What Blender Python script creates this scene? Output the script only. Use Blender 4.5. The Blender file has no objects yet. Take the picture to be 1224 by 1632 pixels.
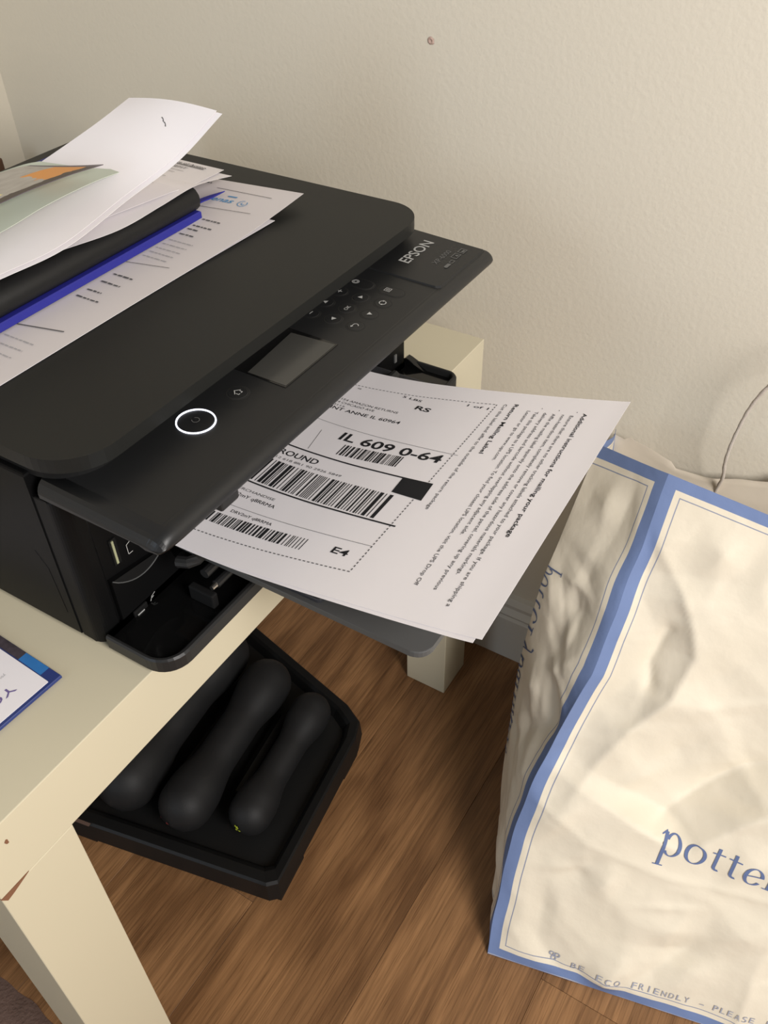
import bpy, bmesh, math, random
from mathutils import Vector, Matrix, noise
random.seed(7)
C = bpy.context.scene
COL = C.collection

# ------------------------------------------------------------------ camera, world, lights, exposure
cam_d = bpy.data.cameras.new('camera'); cam = bpy.data.objects.new('camera', cam_d); COL.objects.link(cam)
cam.location = (-0.62042, -0.28872, 0.85783)
cam.rotation_mode = 'XYZ'
cam.rotation_euler = (0.840348, 0.0195074, -1.0186528)
cam_d.sensor_fit = 'HORIZONTAL'; cam_d.sensor_width = 36.0
cam_d.lens = 36.0 * 1419.82 / 1224.0
cam_d.clip_start = 0.01
C.camera = cam

w = bpy.data.worlds.new('room_light'); C.world = w; w.use_nodes = True
bg = w.node_tree.nodes['Background']
bg.inputs[0].default_value = (1.0, 0.985, 0.97, 1); bg.inputs[1].default_value = 0.24

def area(name, loc, target, size, power, color, sy=None):
    d = bpy.data.lights.new(name, 'AREA'); d.energy = power; d.color = color
    d.shape = 'RECTANGLE'; d.size = size; d.size_y = sy or size
    o = bpy.data.objects.new(name, d); COL.objects.link(o); o.location = loc
    o.rotation_euler = (Vector(target) - Vector(loc)).to_track_quat('-Z', 'Y').to_euler()
    return o
area('window_light_cool', (-1.85, 0.36, 0.84), (0.05, 0.0, 0.55), 0.4, 4.5, (0.70, 0.84, 1.0), 0.8)
area('window_light_warm', (-0.70, -1.12, 1.10), (-0.1, -0.1, 0.4), 0.50, 21, (1.0, 0.96, 0.925), 0.55)

C.view_settings.view_transform = 'Standard'; C.view_settings.look = 'None'
C.view_settings.gamma = 1.0; C.view_settings.use_curve_mapping = False
C.view_settings.exposure = 0.0

# ------------------------------------------------------------------ materials
def s2l(c):
    return tuple(((x / 255) / 12.92 if x / 255 <= 0.04045 else ((x / 255 + 0.055) / 1.055) ** 2.4) for x in c)
def mat(name, rgb, rough=0.6, bump=None, spec=0.5, coat=0.0, metal=0.0, vary=None, emit=None):
    """rgb linear; bump=(scale,strength,distance); vary=(scale, amount)"""
    m = bpy.data.materials.new(name); m.use_nodes = True
    nt = m.node_tree; b = nt.nodes['Principled BSDF']
    b.inputs['Base Color'].default_value = (*rgb, 1); b.inputs['Roughness'].default_value = rough
    b.inputs['Specular IOR Level'].default_value = spec; b.inputs['Metallic'].default_value = metal
    b.inputs['Coat Weight'].default_value = coat
    if emit:
        b.inputs['Emission Color'].default_value = (*emit[0], 1); b.inputs['Emission Strength'].default_value = emit[1]
    tc = nt.nodes.new('ShaderNodeTexCoord')
    if bump:
        n = nt.nodes.new('ShaderNodeTexNoise'); n.inputs['Scale'].default_value = bump[0]; n.inputs['Detail'].default_value = 3
        nt.links.new(tc.outputs['Object'], n.inputs['Vector'])
        bp = nt.nodes.new('ShaderNodeBump'); bp.inputs['Strength'].default_value = bump[1]; bp.inputs['Distance'].default_value = bump[2]
        nt.links.new(n.outputs['Fac'], bp.inputs['Height']); nt.links.new(bp.outputs['Normal'], b.inputs['Normal'])
    if vary:
        n = nt.nodes.new('ShaderNodeTexNoise'); n.inputs['Scale'].default_value = vary[0]; n.inputs['Detail'].default_value = 2
        nt.links.new(tc.outputs['Object'], n.inputs['Vector'])
        mx = nt.nodes.new('ShaderNodeMix'); mx.data_type = 'RGBA'
        a = vary[1]
        mx.inputs[6].default_value = (*[c * (1 - a) for c in rgb], 1); mx.inputs[7].default_value = (*[min(1, c * (1 + a)) for c in rgb], 1)
        nt.links.new(n.outputs['Fac'], mx.inputs[0]); nt.links.new(mx.outputs[2], b.inputs['Base Color'])
    return m

M_wall = mat('wall_paint', (0.72, 0.665, 0.555), 0.75, (230, 0.25, 0.0012), 0.25, vary=(3, 0.02))
M_trim = mat('trim_paint', (0.66, 0.63, 0.56), 0.45, (60, 0.1, 0.0005), 0.4)
M_tab = mat('white_lacquer', (0.60, 0.545, 0.40), 0.38, (300, 0.05, 0.0002), 0.45, vary=(6, 0.02))
M_chip = mat('bare_fibreboard', (0.20, 0.09, 0.045), 0.9, (400, 0.4, 0.0005))
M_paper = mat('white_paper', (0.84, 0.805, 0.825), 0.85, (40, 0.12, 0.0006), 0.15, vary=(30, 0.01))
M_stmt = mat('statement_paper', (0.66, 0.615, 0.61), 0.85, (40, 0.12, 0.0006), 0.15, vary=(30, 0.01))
M_paper2 = mat('white_letter_paper', (0.85, 0.815, 0.83), 0.85, (25, 0.2, 0.0008), 0.15)
M_ink = mat('printed_ink', (0.018, 0.018, 0.02), 0.7, (900, 0.05, 0.0001), 0.2)
M_inkg = mat('grey_printed_ink', (0.11, 0.108, 0.11), 0.8, (900, 0.05, 0.0001), 0.2)
M_inkl = mat('pale_printed_ink', (0.42, 0.41, 0.42), 0.8, (900, 0.05, 0.0001), 0.2)
M_inkb = mat('blue_printed_ink', (0.10, 0.30, 0.55), 0.8, (900, 0.05, 0.0001), 0.2)
M_blk = mat('matte_black_plastic', (0.004, 0.004, 0.0042), 0.45, (1500, 0.10, 0.0002), 0.12)
M_lid = mat('textured_lid_plastic', (0.0125, 0.0128, 0.0118), 0.45, (1800, 0.14, 0.0002), 0.28)
M_pan = mat('panel_plastic', (0.013, 0.0133, 0.0138), 0.38, (1800, 0.08, 0.0002), 0.34)
M_gloss = mat('piano_black_plastic', (0.004, 0.004, 0.004), 0.10, (20, 0.02, 0.0002), 0.5)
M_dark = mat('cavity_plastic', (0.006, 0.006, 0.006), 0.7, (500, 0.1, 0.0002), 0.2)
M_rim = mat('tray_rim_plastic', (0.018, 0.018, 0.018), 0.4, (900, 0.1, 0.0002), 0.3)
M_tray = mat('output_tray_plastic', (0.072, 0.074, 0.074), 0.55, (700, 0.1, 0.0003), 0.5)
M_tray2 = mat('inner_tray_plastic', (0.03, 0.031, 0.036), 0.45, (700, 0.1, 0.0003), 0.5)
M_icon = mat('icon_print', (0.42, 0.42, 0.41), 0.6, (900, 0.05, 0.0001))
M_icond = mat('dim_icon_print', (0.12, 0.12, 0.118), 0.6, (900, 0.05, 0.0001))
M_groove = mat('button_groove', (0.008, 0.008, 0.008), 0.6, (900, 0.05, 0.0001))
M_scr = mat('screen_reflection_grey', (0.05, 0.049, 0.045), 0.22, (300, 0.02, 0.0001), 0.5)  # diffuse grey stands in for what the screen reflects
M_scrb = mat('screen_bezel', (0.006, 0.006, 0.006), 0.12, (300, 0.02, 0.0001), 0.5)
M_chrome = mat('steel_pin', (0.6, 0.58, 0.54), 0.25, (300, 0.02, 0.0001), metal=1.0)
M_led = mat('power_light', (0.9, 0.9, 1.0), 0.5, emit=((0.82, 0.86, 1.0), 1.6), bump=(300, 0.02, 0.0001))
M_card = mat('card_contacts', (0.35, 0.36, 0.22), 0.4, (500, 0.2, 0.0002))
M_neo = mat('black_neoprene', (0.010, 0.010, 0.0105), 0.6, (700, 0.25, 0.0004), 0.3)
M_rack = mat('black_rack_plastic', (0.007, 0.007, 0.007), 0.5, (500, 0.2, 0.0003), 0.3)
M_yel = mat('yellow_mark', (0.42, 0.50, 0.03), 0.6, (500, 0.2, 0.0002))
M_red = mat('dark_red_mark', (0.16, 0.02, 0.02), 0.6, (500, 0.2, 0.0002))
M_brn = mat('faded_sticker', (0.10, 0.06, 0.045), 0.7, (500, 0.2, 0.0002))
M_blue = mat('royal_blue_cover', (0.022, 0.024, 0.25), 0.45, (300, 0.15, 0.0003), 0.4)
M_spine = mat('black_spine_vinyl', (0.010, 0.010, 0.010), 0.48, (250, 0.25, 0.0004), 0.3)
M_green = mat('pale_green_envelope', (0.50, 0.54, 0.46), 0.7, (60, 0.15, 0.0005), 0.2, vary=(20, 0.06))
M_navy = mat('navy_cover', (0.022, 0.04, 0.17), 0.4, (300, 0.1, 0.0002), vary=(30, 0.2))
M_purple = mat('purple_print', (0.16, 0.12, 0.30), 0.7, (500, 0.1, 0.0001))
M_cord = mat('paper_cord', (0.56, 0.50, 0.44), 0.7, (900, 0.6, 0.0006), 0.2)
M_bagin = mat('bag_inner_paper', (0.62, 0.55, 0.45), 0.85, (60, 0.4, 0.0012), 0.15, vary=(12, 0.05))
M_bagink = mat('bag_blue_print', (0.13, 0.175, 0.33), 0.8, (500, 0.1, 0.0001), 0.15)
M_bagink3 = mat('bag_shaded_side_print', (0.12, 0.15, 0.25), 0.8, (500, 0.1, 0.0001), 0.15)  # darker, duller copy of the bag ink: side panel's shade put into the colour
M_bagink2 = mat('bag_pale_blue_print', (0.36, 0.38, 0.46), 0.8, (500, 0.1, 0.0001), 0.15)
M_rug = mat('brown_cloth', (0.13, 0.085, 0.07), 0.95, (300, 0.8, 0.002), 0.1, vary=(60, 0.2))
M_doorwood = mat('brown_door_wood', (0.10, 0.05, 0.028), 0.5, (80, 0.2, 0.0005), 0.4, vary=(14, 0.3))

def floor_mat():
    m = bpy.data.materials.new('laminate_wood'); m.use_nodes = True
    nt = m.node_tree; N = nt.nodes; L = nt.links; b = N['Principled BSDF']
    tc = N.new('ShaderNodeTexCoord'); oi = N.new('ShaderNodeObjectInfo')
    add = N.new('ShaderNodeVectorMath'); add.operation = 'ADD'
    sc = N.new('ShaderNodeVectorMath'); sc.operation = 'SCALE'; sc.inputs['Scale'].default_value = 7.0
    cmb = N.new('ShaderNodeCombineXYZ')
    for i in range(3): L.new(oi.outputs['Random'], cmb.inputs[i])
    L.new(cmb.outputs[0], sc.inputs[0]); L.new(tc.outputs['Object'], add.inputs[0]); L.new(sc.outputs[0], add.inputs[1])
    def nz(scale, vec, detail=4, dist=0.0):
        mp = N.new('ShaderNodeMapping'); mp.inputs['Scale'].default_value = vec; L.new(add.outputs[0], mp.inputs['Vector'])
        n = N.new('ShaderNodeTexNoise'); n.inputs['Scale'].default_value = scale; n.inputs['Detail'].default_value = detail
        n.inputs['Distortion'].default_value = dist; L.new(mp.outputs[0], n.inputs['Vector']); return n
    big = nz(3.0, (1.5, 7, 1), 3, 1.0)
    fine = nz(16, (0.55, 20, 1), 5, 0.5)
    pore = nz(50, (0.45, 20, 1), 2, 0.2)
    r1 = N.new('ShaderNodeValToRGB'); r1.color_ramp.elements[0].position = 0.3; r1.color_ramp.elements[1].position = 0.72
    r1.color_ramp.elements[0].color = (0.145, 0.070, 0.029, 1); r1.color_ramp.elements[1].color = (0.335, 0.178, 0.078, 1)
    L.new(big.outputs['Fac'], r1.inputs[0])
    r2 = N.new('ShaderNodeValToRGB'); r2.color_ramp.elements[0].position = 0.36; r2.color_ramp.elements[1].position = 0.62
    r2.color_ramp.elements[0].color = (0.72, 0.69, 0.66, 1); r2.color_ramp.elements[1].color = (1.12, 1.1, 1.08, 1)
    L.new(fine.outputs['Fac'], r2.inputs[0])
    r3 = N.new('ShaderNodeValToRGB'); r3.color_ramp.elements[0].position = 0.36; r3.color_ramp.elements[1].position = 0.46
    r3.color_ramp.elements[0].color = (0.62, 0.58, 0.55, 1); r3.color_ramp.elements[1].color = (1, 1, 1, 1)
    L.new(pore.outputs['Fac'], r3.inputs[0])
    m1 = N.new('ShaderNodeMix'); m1.data_type = 'RGBA'; m1.blend_type = 'MULTIPLY'; m1.inputs[0].default_value = 0.8
    L.new(r1.outputs[0], m1.inputs[6]); L.new(r2.outputs[0], m1.inputs[7])
    m2 = N.new('ShaderNodeMix'); m2.data_type = 'RGBA'; m2.blend_type = 'MULTIPLY'; m2.inputs[0].default_value = 0.8
    L.new(m1.outputs[2], m2.inputs[6]); L.new(r3.outputs[0], m2.inputs[7])
    # knots
    mpk = N.new('ShaderNodeMapping'); mpk.inputs['Scale'].default_value = (4.0, 11, 1); L.new(add.outputs[0], mpk.inputs['Vector'])
    vk = N.new('ShaderNodeTexVoronoi'); vk.inputs['Scale'].default_value = 1.0; L.new(mpk.outputs[0], vk.inputs['Vector'])
    rk = N.new('ShaderNodeValToRGB'); rk.color_ramp.elements[0].position = 0.02; rk.color_ramp.elements[1].position = 0.16
    rk.color_ramp.elements[0].color = (0.35, 0.3, 0.28, 1); rk.color_ramp.elements[1].color = (1, 1, 1, 1); L.new(vk.outputs['Distance'], rk.inputs[0])
    m3 = N.new('ShaderNodeMix'); m3.data_type = 'RGBA'; m3.blend_type = 'MULTIPLY'; m3.inputs[0].default_value = 0.75
    L.new(m2.outputs[2], m3.inputs[6]); L.new(rk.outputs[0], m3.inputs[7])
    L.new(m3.outputs[2], b.inputs['Base Color'])
    b.inputs['Roughness'].default_value = 0.42; b.inputs['Specular IOR Level'].default_value = 0.35
    bp = N.new('ShaderNodeBump'); bp.inputs['Strength'].default_value = 0.25; bp.inputs['Distance'].default_value = 0.0005
    L.new(pore.outputs['Fac'], bp.inputs['Height']); L.new(bp.outputs['Normal'], b.inputs['Normal'])
    return m
M_floor = floor_mat()

# ------------------------------------------------------------------ helpers
def tag(o, label=None, cat=None, group=None, kind=None):
    if label: o['label'] = label
    if cat: o['category'] = cat
    if group: o['group'] = group
    if kind: o['kind'] = kind
    return o
def empty(name, loc, label, cat, group=None):
    o = bpy.data.objects.new(name, None); COL.objects.link(o); o.location = loc; o.empty_display_size = 0.02
    return tag(o, label, cat, group)
def wloc(o):
    v = Vector(o.location)
    while o.parent: o = o.parent; v += Vector(o.location)
    return v
def link(name, verts, faces, material, parent=None, smooth=False, origin=None, mats=None, fm=None):
    """verts in WORLD coordinates; object origin at `origin` (or the parent's)"""
    base = Vector((0, 0, 0))
    if parent is not None: base = wloc(parent)
    off = Vector(origin) if origin is not None else (base if parent is not None else Vector((0, 0, 0)))
    me = bpy.data.meshes.new(name)
    me.from_pydata([tuple(Vector(v) - off) for v in verts], [], faces)
    me.materials.append(material)
    if mats:
        for x in mats: me.materials.append(x)
    if fm:
        for i, k in enumerate(fm): me.polygons[i].material_index = k
    if smooth:
        for p in me.polygons: p.use_smooth = True
    me.update()
    o = bpy.data.objects.new(name, me); COL.objects.link(o)
    o.location = off - base if parent is not None else off
    if parent is not None: o.parent = parent
    return o
def bm_link(name, bm, material, parent=None, smooth=False, origin=None):
    bm.normal_update(); bm.verts.index_update()
    vs = [v.co.copy() for v in bm.verts]; fs = [[v.index for v in f.verts] for f in bm.faces]; bm.free()
    return link(name, vs, fs, material, parent, smooth, origin)
def add_box(bm, a, b, bev=0.0, seg=2):
    r = bmesh.ops.create_cube(bm, size=1.0)
    vs = r['verts']
    for v in vs: v.co = Vector(((a[i] + b[i]) / 2 + v.co[i] * (b[i] - a[i]) for i in range(3)))
    if bev > 0:
        es = list({e for v in vs for e in v.link_edges})
        bmesh.ops.bevel(bm, geom=es, offset=bev, segments=seg, affect='EDGES', profile=0.5)
def add_prism(bm, pts, z0, z1, bev=0.0, seg=2, axis='z', bev_bottom=True):
    """closed polygon (list of 2d) extruded; axis z: (x,y); axis x: pts=(y,z), z0..z1 along x"""
    def mk(p, h): return Vector((p[0], p[1], h)) if axis == 'z' else Vector((h, p[0], p[1]))
    lo = [bm.verts.new(mk(p, z0)) for p in pts]; hi = [bm.verts.new(mk(p, z1)) for p in pts]
    n = len(pts)
    f0 = bm.faces.new(lo[::-1]); f1 = bm.faces.new(hi)
    for i in range(n): bm.faces.new([lo[i], lo[(i + 1) % n], hi[(i + 1) % n], hi[i]])
    if bev > 0:
        es = list(f1.edges) + (list(f0.edges) if bev_bottom else [])
        bmesh.ops.bevel(bm, geom=es, offset=bev, segments=seg, affect='EDGES', profile=0.5)
def rrect(x0, y0, x1, y1, r, n=8):
    """r: single or 4 radii for corners (x1y1, x0y1, x0y0, x1y0)"""
    if not isinstance(r, (tuple, list)): r = (r,) * 4
    out = []
    for k, (cx, cy, sx, sy) in enumerate([(x1, y1, -1, -1), (x0, y1, 1, -1), (x0, y0, 1, 1), (x1, y0, -1, 1)]):
        rr = r[k]; ccx = cx + sx * rr; ccy = cy + sy * rr
        for i in range(n + 1):
            a = math.radians(90 * k + 90 * i / n); out.append((ccx + rr * math.cos(a), ccy + rr * math.sin(a)))
            if rr == 0: break
    return out
def add_tube(bm, pts, r, seg=12, caps=True):
    rings = []; pts = [Vector(p) for p in pts]
    for i, p in enumerate(pts):
        t = (pts[min(i + 1, len(pts) - 1)] - pts[max(i - 1, 0)]).normalized()
        a = Vector((0, 0, 1)) if abs(t.z) < 0.9 else Vector((1, 0, 0))
        u = t.cross(a).normalized(); v = t.cross(u)
        rr = r[i] if isinstance(r, (list, tuple)) else r
        rings.append([bm.verts.new(p + rr * (math.cos(2 * math.pi * k / seg) * u + math.sin(2 * math.pi * k / seg) * v)) for k in range(seg)])
    for i in range(len(rings) - 1):
        for k in range(seg):
            bm.faces.new([rings[i][k], rings[i][(k + 1) % seg], rings[i + 1][(k + 1) % seg], rings[i + 1][k]])
    if caps:
        bm.faces.new(rings[0][::-1]); bm.faces.new(rings[-1])
def add_disc(bm, c, r, h, seg=32, stretch=(0, 0)):
    pts = []
    for i in range(seg):
        a = 2 * math.pi * i / seg
        x = r * math.cos(a); y = r * math.sin(a)
        pts.append((c[0] + x + (stretch[0] if x > 0 else -stretch[0]), c[1] + y + (stretch[1] if y > 0 else -stretch[1])))
    add_prism(bm, pts, c[2], c[2] + h)

# text: font curve -> mesh, in a unit frame (width normalised, cap height = 1)
_tc = {}
def text_geo(s, bold=0.0, shear=0.0, track=1.0):
    key = (s, bold, shear, track)
    if key in _tc: return _tc[key]
    cu = bpy.data.curves.new('txt', 'FONT'); cu.body = s; cu.size = 1.0; cu.offset = bold; cu.shear = shear
    cu.space_character = track; cu.resolution_u = 3; cu.fill_mode = 'BOTH'
    o = bpy.data.objects.new('txt', cu); COL.objects.link(o)
    bpy.context.view_layer.update()
    me = bpy.data.meshes.new_from_object(o.evaluated_get(bpy.context.evaluated_depsgraph_get()))
    vs = [v.co.copy() for v in me.vertices]; fs = [list(p.vertices) for p in me.polygons]
    bpy.data.objects.remove(o); bpy.data.curves.remove(cu); bpy.data.meshes.remove(me)
    x0 = min(v.x for v in vs); x1 = max(v.x for v in vs)
    CAP = 0.729
    out = ([((v.x - x0) / (x1 - x0), v.y / CAP) for v in vs], fs, (x1 - x0) / CAP)
    _tc[key] = out
    return out

# ------------------------------------------------------------------ SETTING
WX = 0.048      # plane of the wall beside the table
WY = 0.623      # plane of the wall behind
def struct(o): o['kind'] = 'structure'; return o
bm = bmesh.new(); add_box(bm, (WX, -2.6, 0), (WX + 0.1, WY + 0.1, 2.5))
wall_r = struct(bm_link('wall_right', bm, M_wall))
bm = bmesh.new(); add_box(bm, (-3.0, WY, 0), (WX, WY + 0.1, 2.5))
wall_b = struct(bm_link('wall_back', bm, M_wall))
# nail hole in the wall: a small sunken ring of torn paint
bm = bmesh.new()
hc = Vector((WX, 0.0842, 0.6668)); n = 14
ro = [bm.verts.new(hc + Vector((-0.0002, 0.0032 * math.cos(a) * random.uniform(.8, 1.2), 0.0032 * math.sin(a) * random.uniform(.8, 1.2)))) for a in [2 * math.pi * i / n for i in range(n)]]
rm = [bm.verts.new(v.co * 1.0 + Vector((-0.0008, 0, 0)) + (hc - v.co) * 0.4) for v in ro]
ce = bm.verts.new(hc + Vector((-0.0001, 0, 0)))
for i in range(n):
    bm.faces.new([ro[i], ro[(i + 1) % n], rm[(i + 1) % n], rm[i]]); bm.faces.new([rm[i], rm[(i + 1) % n], ce])
o = bm_link('nail_hole', bm, mat('torn_paint', (0.50, 0.36, 0.30), 0.9, (800, 0.5, 0.001)), wall_r); o['label'] = 'small pinkish nail hole'

# baseboards: stepped moulding profile
def baseboard(name, axis):
    prof = [(0, 0), (0.012, 0), (0.012, 0.066), (0.010, 0.070), (0.0115, 0.074), (0.0075, 0.082), (0.0085, 0.088), (0.005, 0.096), (0, 0.098)]
    bm = bmesh.new()
    if axis == 'y':
        A = [bm.verts.new((WX - d, -2.6, z)) for d, z in prof]; B = [bm.verts.new((WX - d, WY, z)) for d, z in prof]
    else:
        A = [bm.verts.new((-3.0, WY - d, z)) for d, z in prof]; B = [bm.verts.new((WX, WY - d, z)) for d, z in prof]
    k = len(prof)
    for i in range(k): bm.faces.new([A[i], A[(i + 1) % k], B[(i + 1) % k], B[i]])
    bm.faces.new(A[::-1]); bm.faces.new(B)
    bmesh.ops.recalc_face_normals(bm, faces=bm.faces)
    return struct(bm_link(name, bm, M_trim))
baseboard('baseboard_right', 'y'); baseboard('baseboard_back', 'x')
# brown wooden door with its edge just in view beyond the printer, standing against the back wall
bm = bmesh.new(); add_box(bm, (-0.86, WY - 0.03, 0.0), (-0.002, WY - 0.013, 0.503), 0.002)
struct(bm_link('wood_door_1', bm, M_doorwood))

# floor: a slab under individually laid laminate planks that run towards the wall
bm = bmesh.new(); add_box(bm, (-3.0, -2.6, -0.03), (WX, WY, -0.009))
fl = struct(bm_link('floor', bm, mat('underlay', (0.03, 0.02, 0.012), 0.9, (100, 0.2, 0.001))))
PW = 0.134; PL = 1.21
def plank_mesh(L, Wd):
    bm = bmesh.new(); add_box(bm, (-L / 2, -Wd / 2 + 0.00012, -0.008), (L / 2, Wd / 2 - 0.00012, 0.0), 0.00025, 1)
    me = bpy.data.meshes.new('plank'); bm.to_mesh(me); bm.free(); me.materials.append(M_floor); return me
pmc = {}
for yi, y in enumerate([0.040 - PW / 2 + k * PW for k in range(-19, 6)]):
    y0, y1 = y - PW / 2, min(y + PW / 2, WY - 0.001)
    if y1 - y0 < 0.01: continue
    x = WX - ((yi * 0.43 + 0.28) % PL) + PL / 2
    while x > -3.0 + PL / 2 - PL:
        hi = min(x + PL / 2, WX - 0.001); lo = max(x - PL / 2, -3.0)
        if hi - lo > 0.03:
            key = (round(hi - lo, 4), round(y1 - y0, 4))
            if key not in pmc: pmc[key] = plank_mesh(hi - lo - 0.0003, y1 - y0)
            o = bpy.data.objects.new('plank', pmc[key]); COL.objects.link(o); o.parent = fl
            o.location = ((hi + lo) / 2, (y0 + y1) / 2, 0)
        x -= PL
# ------------------------------------------------------------------ TABLE (0.55 x 0.55 x 0.45)
tb = empty('side_table', (-0.275, 0.275, 0), 'white square side table carrying the black printer, leg corner chipped', 'table')
bm = bmesh.new(); add_box(bm, (-0.55, 0, 0.40), (0, 0.55, 0.45), 0.0006, 2)
bm_link('tabletop', bm, M_tab, tb)
for (x, y) in ((-0.55, 0), (-0.05, 0), (-0.55, 0.50), (-0.05, 0.50)):
    bm = bmesh.new(); add_box(bm, (x, y, 0), (x + 0.05, y + 0.05, 0.3997), 0.0007, 2)
    bm_link('leg', bm, M_tab, tb)
o = link('chipped_edge', [(-0.5502, -0.0004, 0.4004), (-0.5475, -0.0004, 0.3955), (-0.543, -0.0004, 0.3965), (-0.5315, -0.0004, 0.4004),
                      (-0.5502, 0.001, 0.4004), (-0.5475, 0.001, 0.3955), (-0.543, 0.001, 0.3965), (-0.5315, 0.001, 0.4004)],
         [(0, 1, 2, 3), (4, 7, 6, 5), (0, 4, 5, 1), (1, 5, 6, 2), (2, 6, 7, 3), (3, 7, 4, 0)], M_chip, tb); o['label'] = 'chip of bare brown board under the corner'
pts = [(-0.5335 + 0.0013 * math.cos(a) * s, 0.4345 + 0.0022 * math.sin(a) * s) for a, s in [(2 * math.pi * i / 9, random.uniform(.6, 1.2)) for i in range(9)]]
o = link('edge_nick', [(x, -0.0003, z) for x, z in pts] + [(x, 0.0008, z) for x, z in pts], [list(range(9)), list(range(17, 8, -1))] + [(i, i + 9, (i + 1) % 9 + 9, (i + 1) % 9) for i in range(9)], M_chip, tb)
o['label'] = 'tiny brown nick in the front edge'

# ------------------------------------------------------------------ PRINTER
X0, X1 = -0.4240, -0.0770
pr = empty('printer', (-0.25, 0.18, 0.45), 'black all-in-one inkjet printer with lit power ring, printing on the white table', 'printer')
bm = bmesh.new()
cr_ = rrect(X0, 0.0525, X1, 0.347, (0.012, 0.012, 0, 0))
cr_ = cr_[:-2] + [(X0, 0.0525), (-0.372, 0.0525), (-0.372, 0.0860), (X1, 0.0860)]
add_prism(bm, cr_, 0.4535, 0.5760, 0.0015)             # rear bulk and left side behind the seam
add_prism(bm, rrect(X0 + 0.0004, 0.0335, -0.4085, 0.0508, (0, 0, 0.008, 0.002)), 0.4535, 0.5625, 0.001)  # left front column
add_prism(bm, rrect(-0.4095, 0.0350, -0.362, 0.0865, 0.0), 0.4535, 0.5620, 0.001)                       # left inner face
add_prism(bm, rrect(-0.118, 0.0335, X1, 0.0865, (0, 0, 0.003, 0.005)), 0.4535, 0.5620, 0.001)           # right column
add_box(bm, (-0.364, 0.045, 0.556), (-0.116, 0.0865, 0.5615))
add_box(bm, (-0.364, 0.040, 0.4535), (-0.116, 0.088, 0.4635))
bm_link('body', bm, M_blk, pr)
bm = bmesh.new(); add_box(bm, (-0.363, 0.0835, 0.4625), (-0.117, 0.0845, 0.557)); bm_link('paper_outlet', bm, M_dark, pr)
bm = bmesh.new()   # narrow dark seam between side panel and front column, plus the recessed grip on the side
add_box(bm, (X0 + 0.0008, 0.0504, 0.455), (-0.405, 0.0530, 0.5615)); bm_link('side_seam', bm, M_dark, pr)
bm = bmesh.new(); add_prism(bm, [(0.0585, 0.470), (0.062, 0.466), (0.071, 0.474), (0.078, 0.492), (0.076, 0.508), (0.068, 0.516), (0.061, 0.505)][::-1], X0 - 0.0002, X0 + 0.002, axis='x'); bm_link('side_grip', bm, M_blk, pr)

# scanner lid: two rounded layers
bm = bmesh.new()
add_prism(bm, rrect(X0, 0.0135, X1, 0.3495, (0.020, 0.020, 0.032, 0.030), 12), 0.5835, 0.5920, 0.0020, 3)
lid = bm_link('scanner_lid', bm, M_lid, pr)
bm = bmesh.new(); add_prism(bm, rrect(X0 + 0.004, 0.0235, X1 - 0.003, 0.3465, (0.018, 0.018, 0.028, 0.022), 10), 0.5745, 0.5838); bm_link('shaded_lid_gap', bm, M_dark, pr)  # dark layer put in for the shaded gap under the lid

# control panel, swung up level; front lip curls down
PZ = 0.5740
def pz(y): return PZ + (y - 0.01) * 0.04
def panel_profile(inset=0.0):
    top = [(0.045, pz(0.045)), (0.0, pz(0.0)), (-0.030, pz(-0.030))]
    lip = []
    cy, cz, r = -0.0310, pz(-0.03) - 0.0066, 0.0064
    for i in range(0, 11):
        a = math.radians(86 + i * 11.5); lip.append((cy + r * math.cos(a) * 1.15, cz + r * math.sin(a)))
    inner = [(-0.0300, 0.5625), (-0.026, 0.5640), (0.045, 0.5640)]
    return top + lip + inner
prof = panel_profile()
bm = bmesh.new()
cyc, czc = 0.002, 0.5655
xs = [(X0 + 0.0001, 0.0085), (X0 + 0.0004, 0.0068), (X0 + 0.0012, 0.0050), (X0 + 0.0026, 0.0033), (X0 + 0.0046, 0.0019), (X0 + 0.0072, 0.0009), (X0 + 0.0105, 0.0003), (X0 + 0.0145, 0.0), (X1 - 0.001, 0.0), (X1 + 0.001, 0.0008), (X1 + 0.0022, 0.0018), (X1 + 0.0028, 0.0030)]
rings = []
for x, ins in xs:
    ring = []
    for (y, z) in prof:
        yy = y + (ins * 0.35 if y < -0.02 else 0); zz = max(0.5645, z - ins) if z > czc else z
        ring.append(bm.verts.new((x, yy, zz)))
    rings.append(ring)
k = len(prof)
for a, b in zip(rings, rings[1:]):
    for i in range(k): bm.faces.new([a[i], b[i], b[(i + 1) % k], a[(i + 1) % k]])
bm.faces.new(rings[0]); bm.faces.new(rings[-1][::-1])
bmesh.ops.recalc_face_normals(bm, faces=bm.faces)
cp = bm_link('control_panel', bm, M_pan, pr, smooth=False)
for p_ in cp.data.polygons:
    if abs(p_.normal.x) < 0.5: p_.use_smooth = abs(p_.normal.z) < 0.995
# raised logo plate at the wall end
bm = bmesh.new()
pl = [(-0.1470, 0.030), (-0.1450, -0.0300), (-0.1425, -0.0330), (-0.0795, -0.0330), (-0.0790, 0.030)]
lo = [bm.verts.new((x, y, pz(y) - 0.001)) for x, y in pl]; hi = [bm.verts.new((x + (0.0012 if x < -0.14 else 0), y + (0.0015 if y < -0.02 else 0), pz(y) + 0.0011)) for x, y in pl]
bm.faces.new(hi)
for i in range(5): bm.faces.new([lo[i], lo[(i + 1) % 5], hi[(i + 1) % 5], hi[i]])
bmesh.ops.recalc_face_normals(bm, faces=bm.faces)
bm_link('logo_plate', bm, M_pan, pr)
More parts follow.
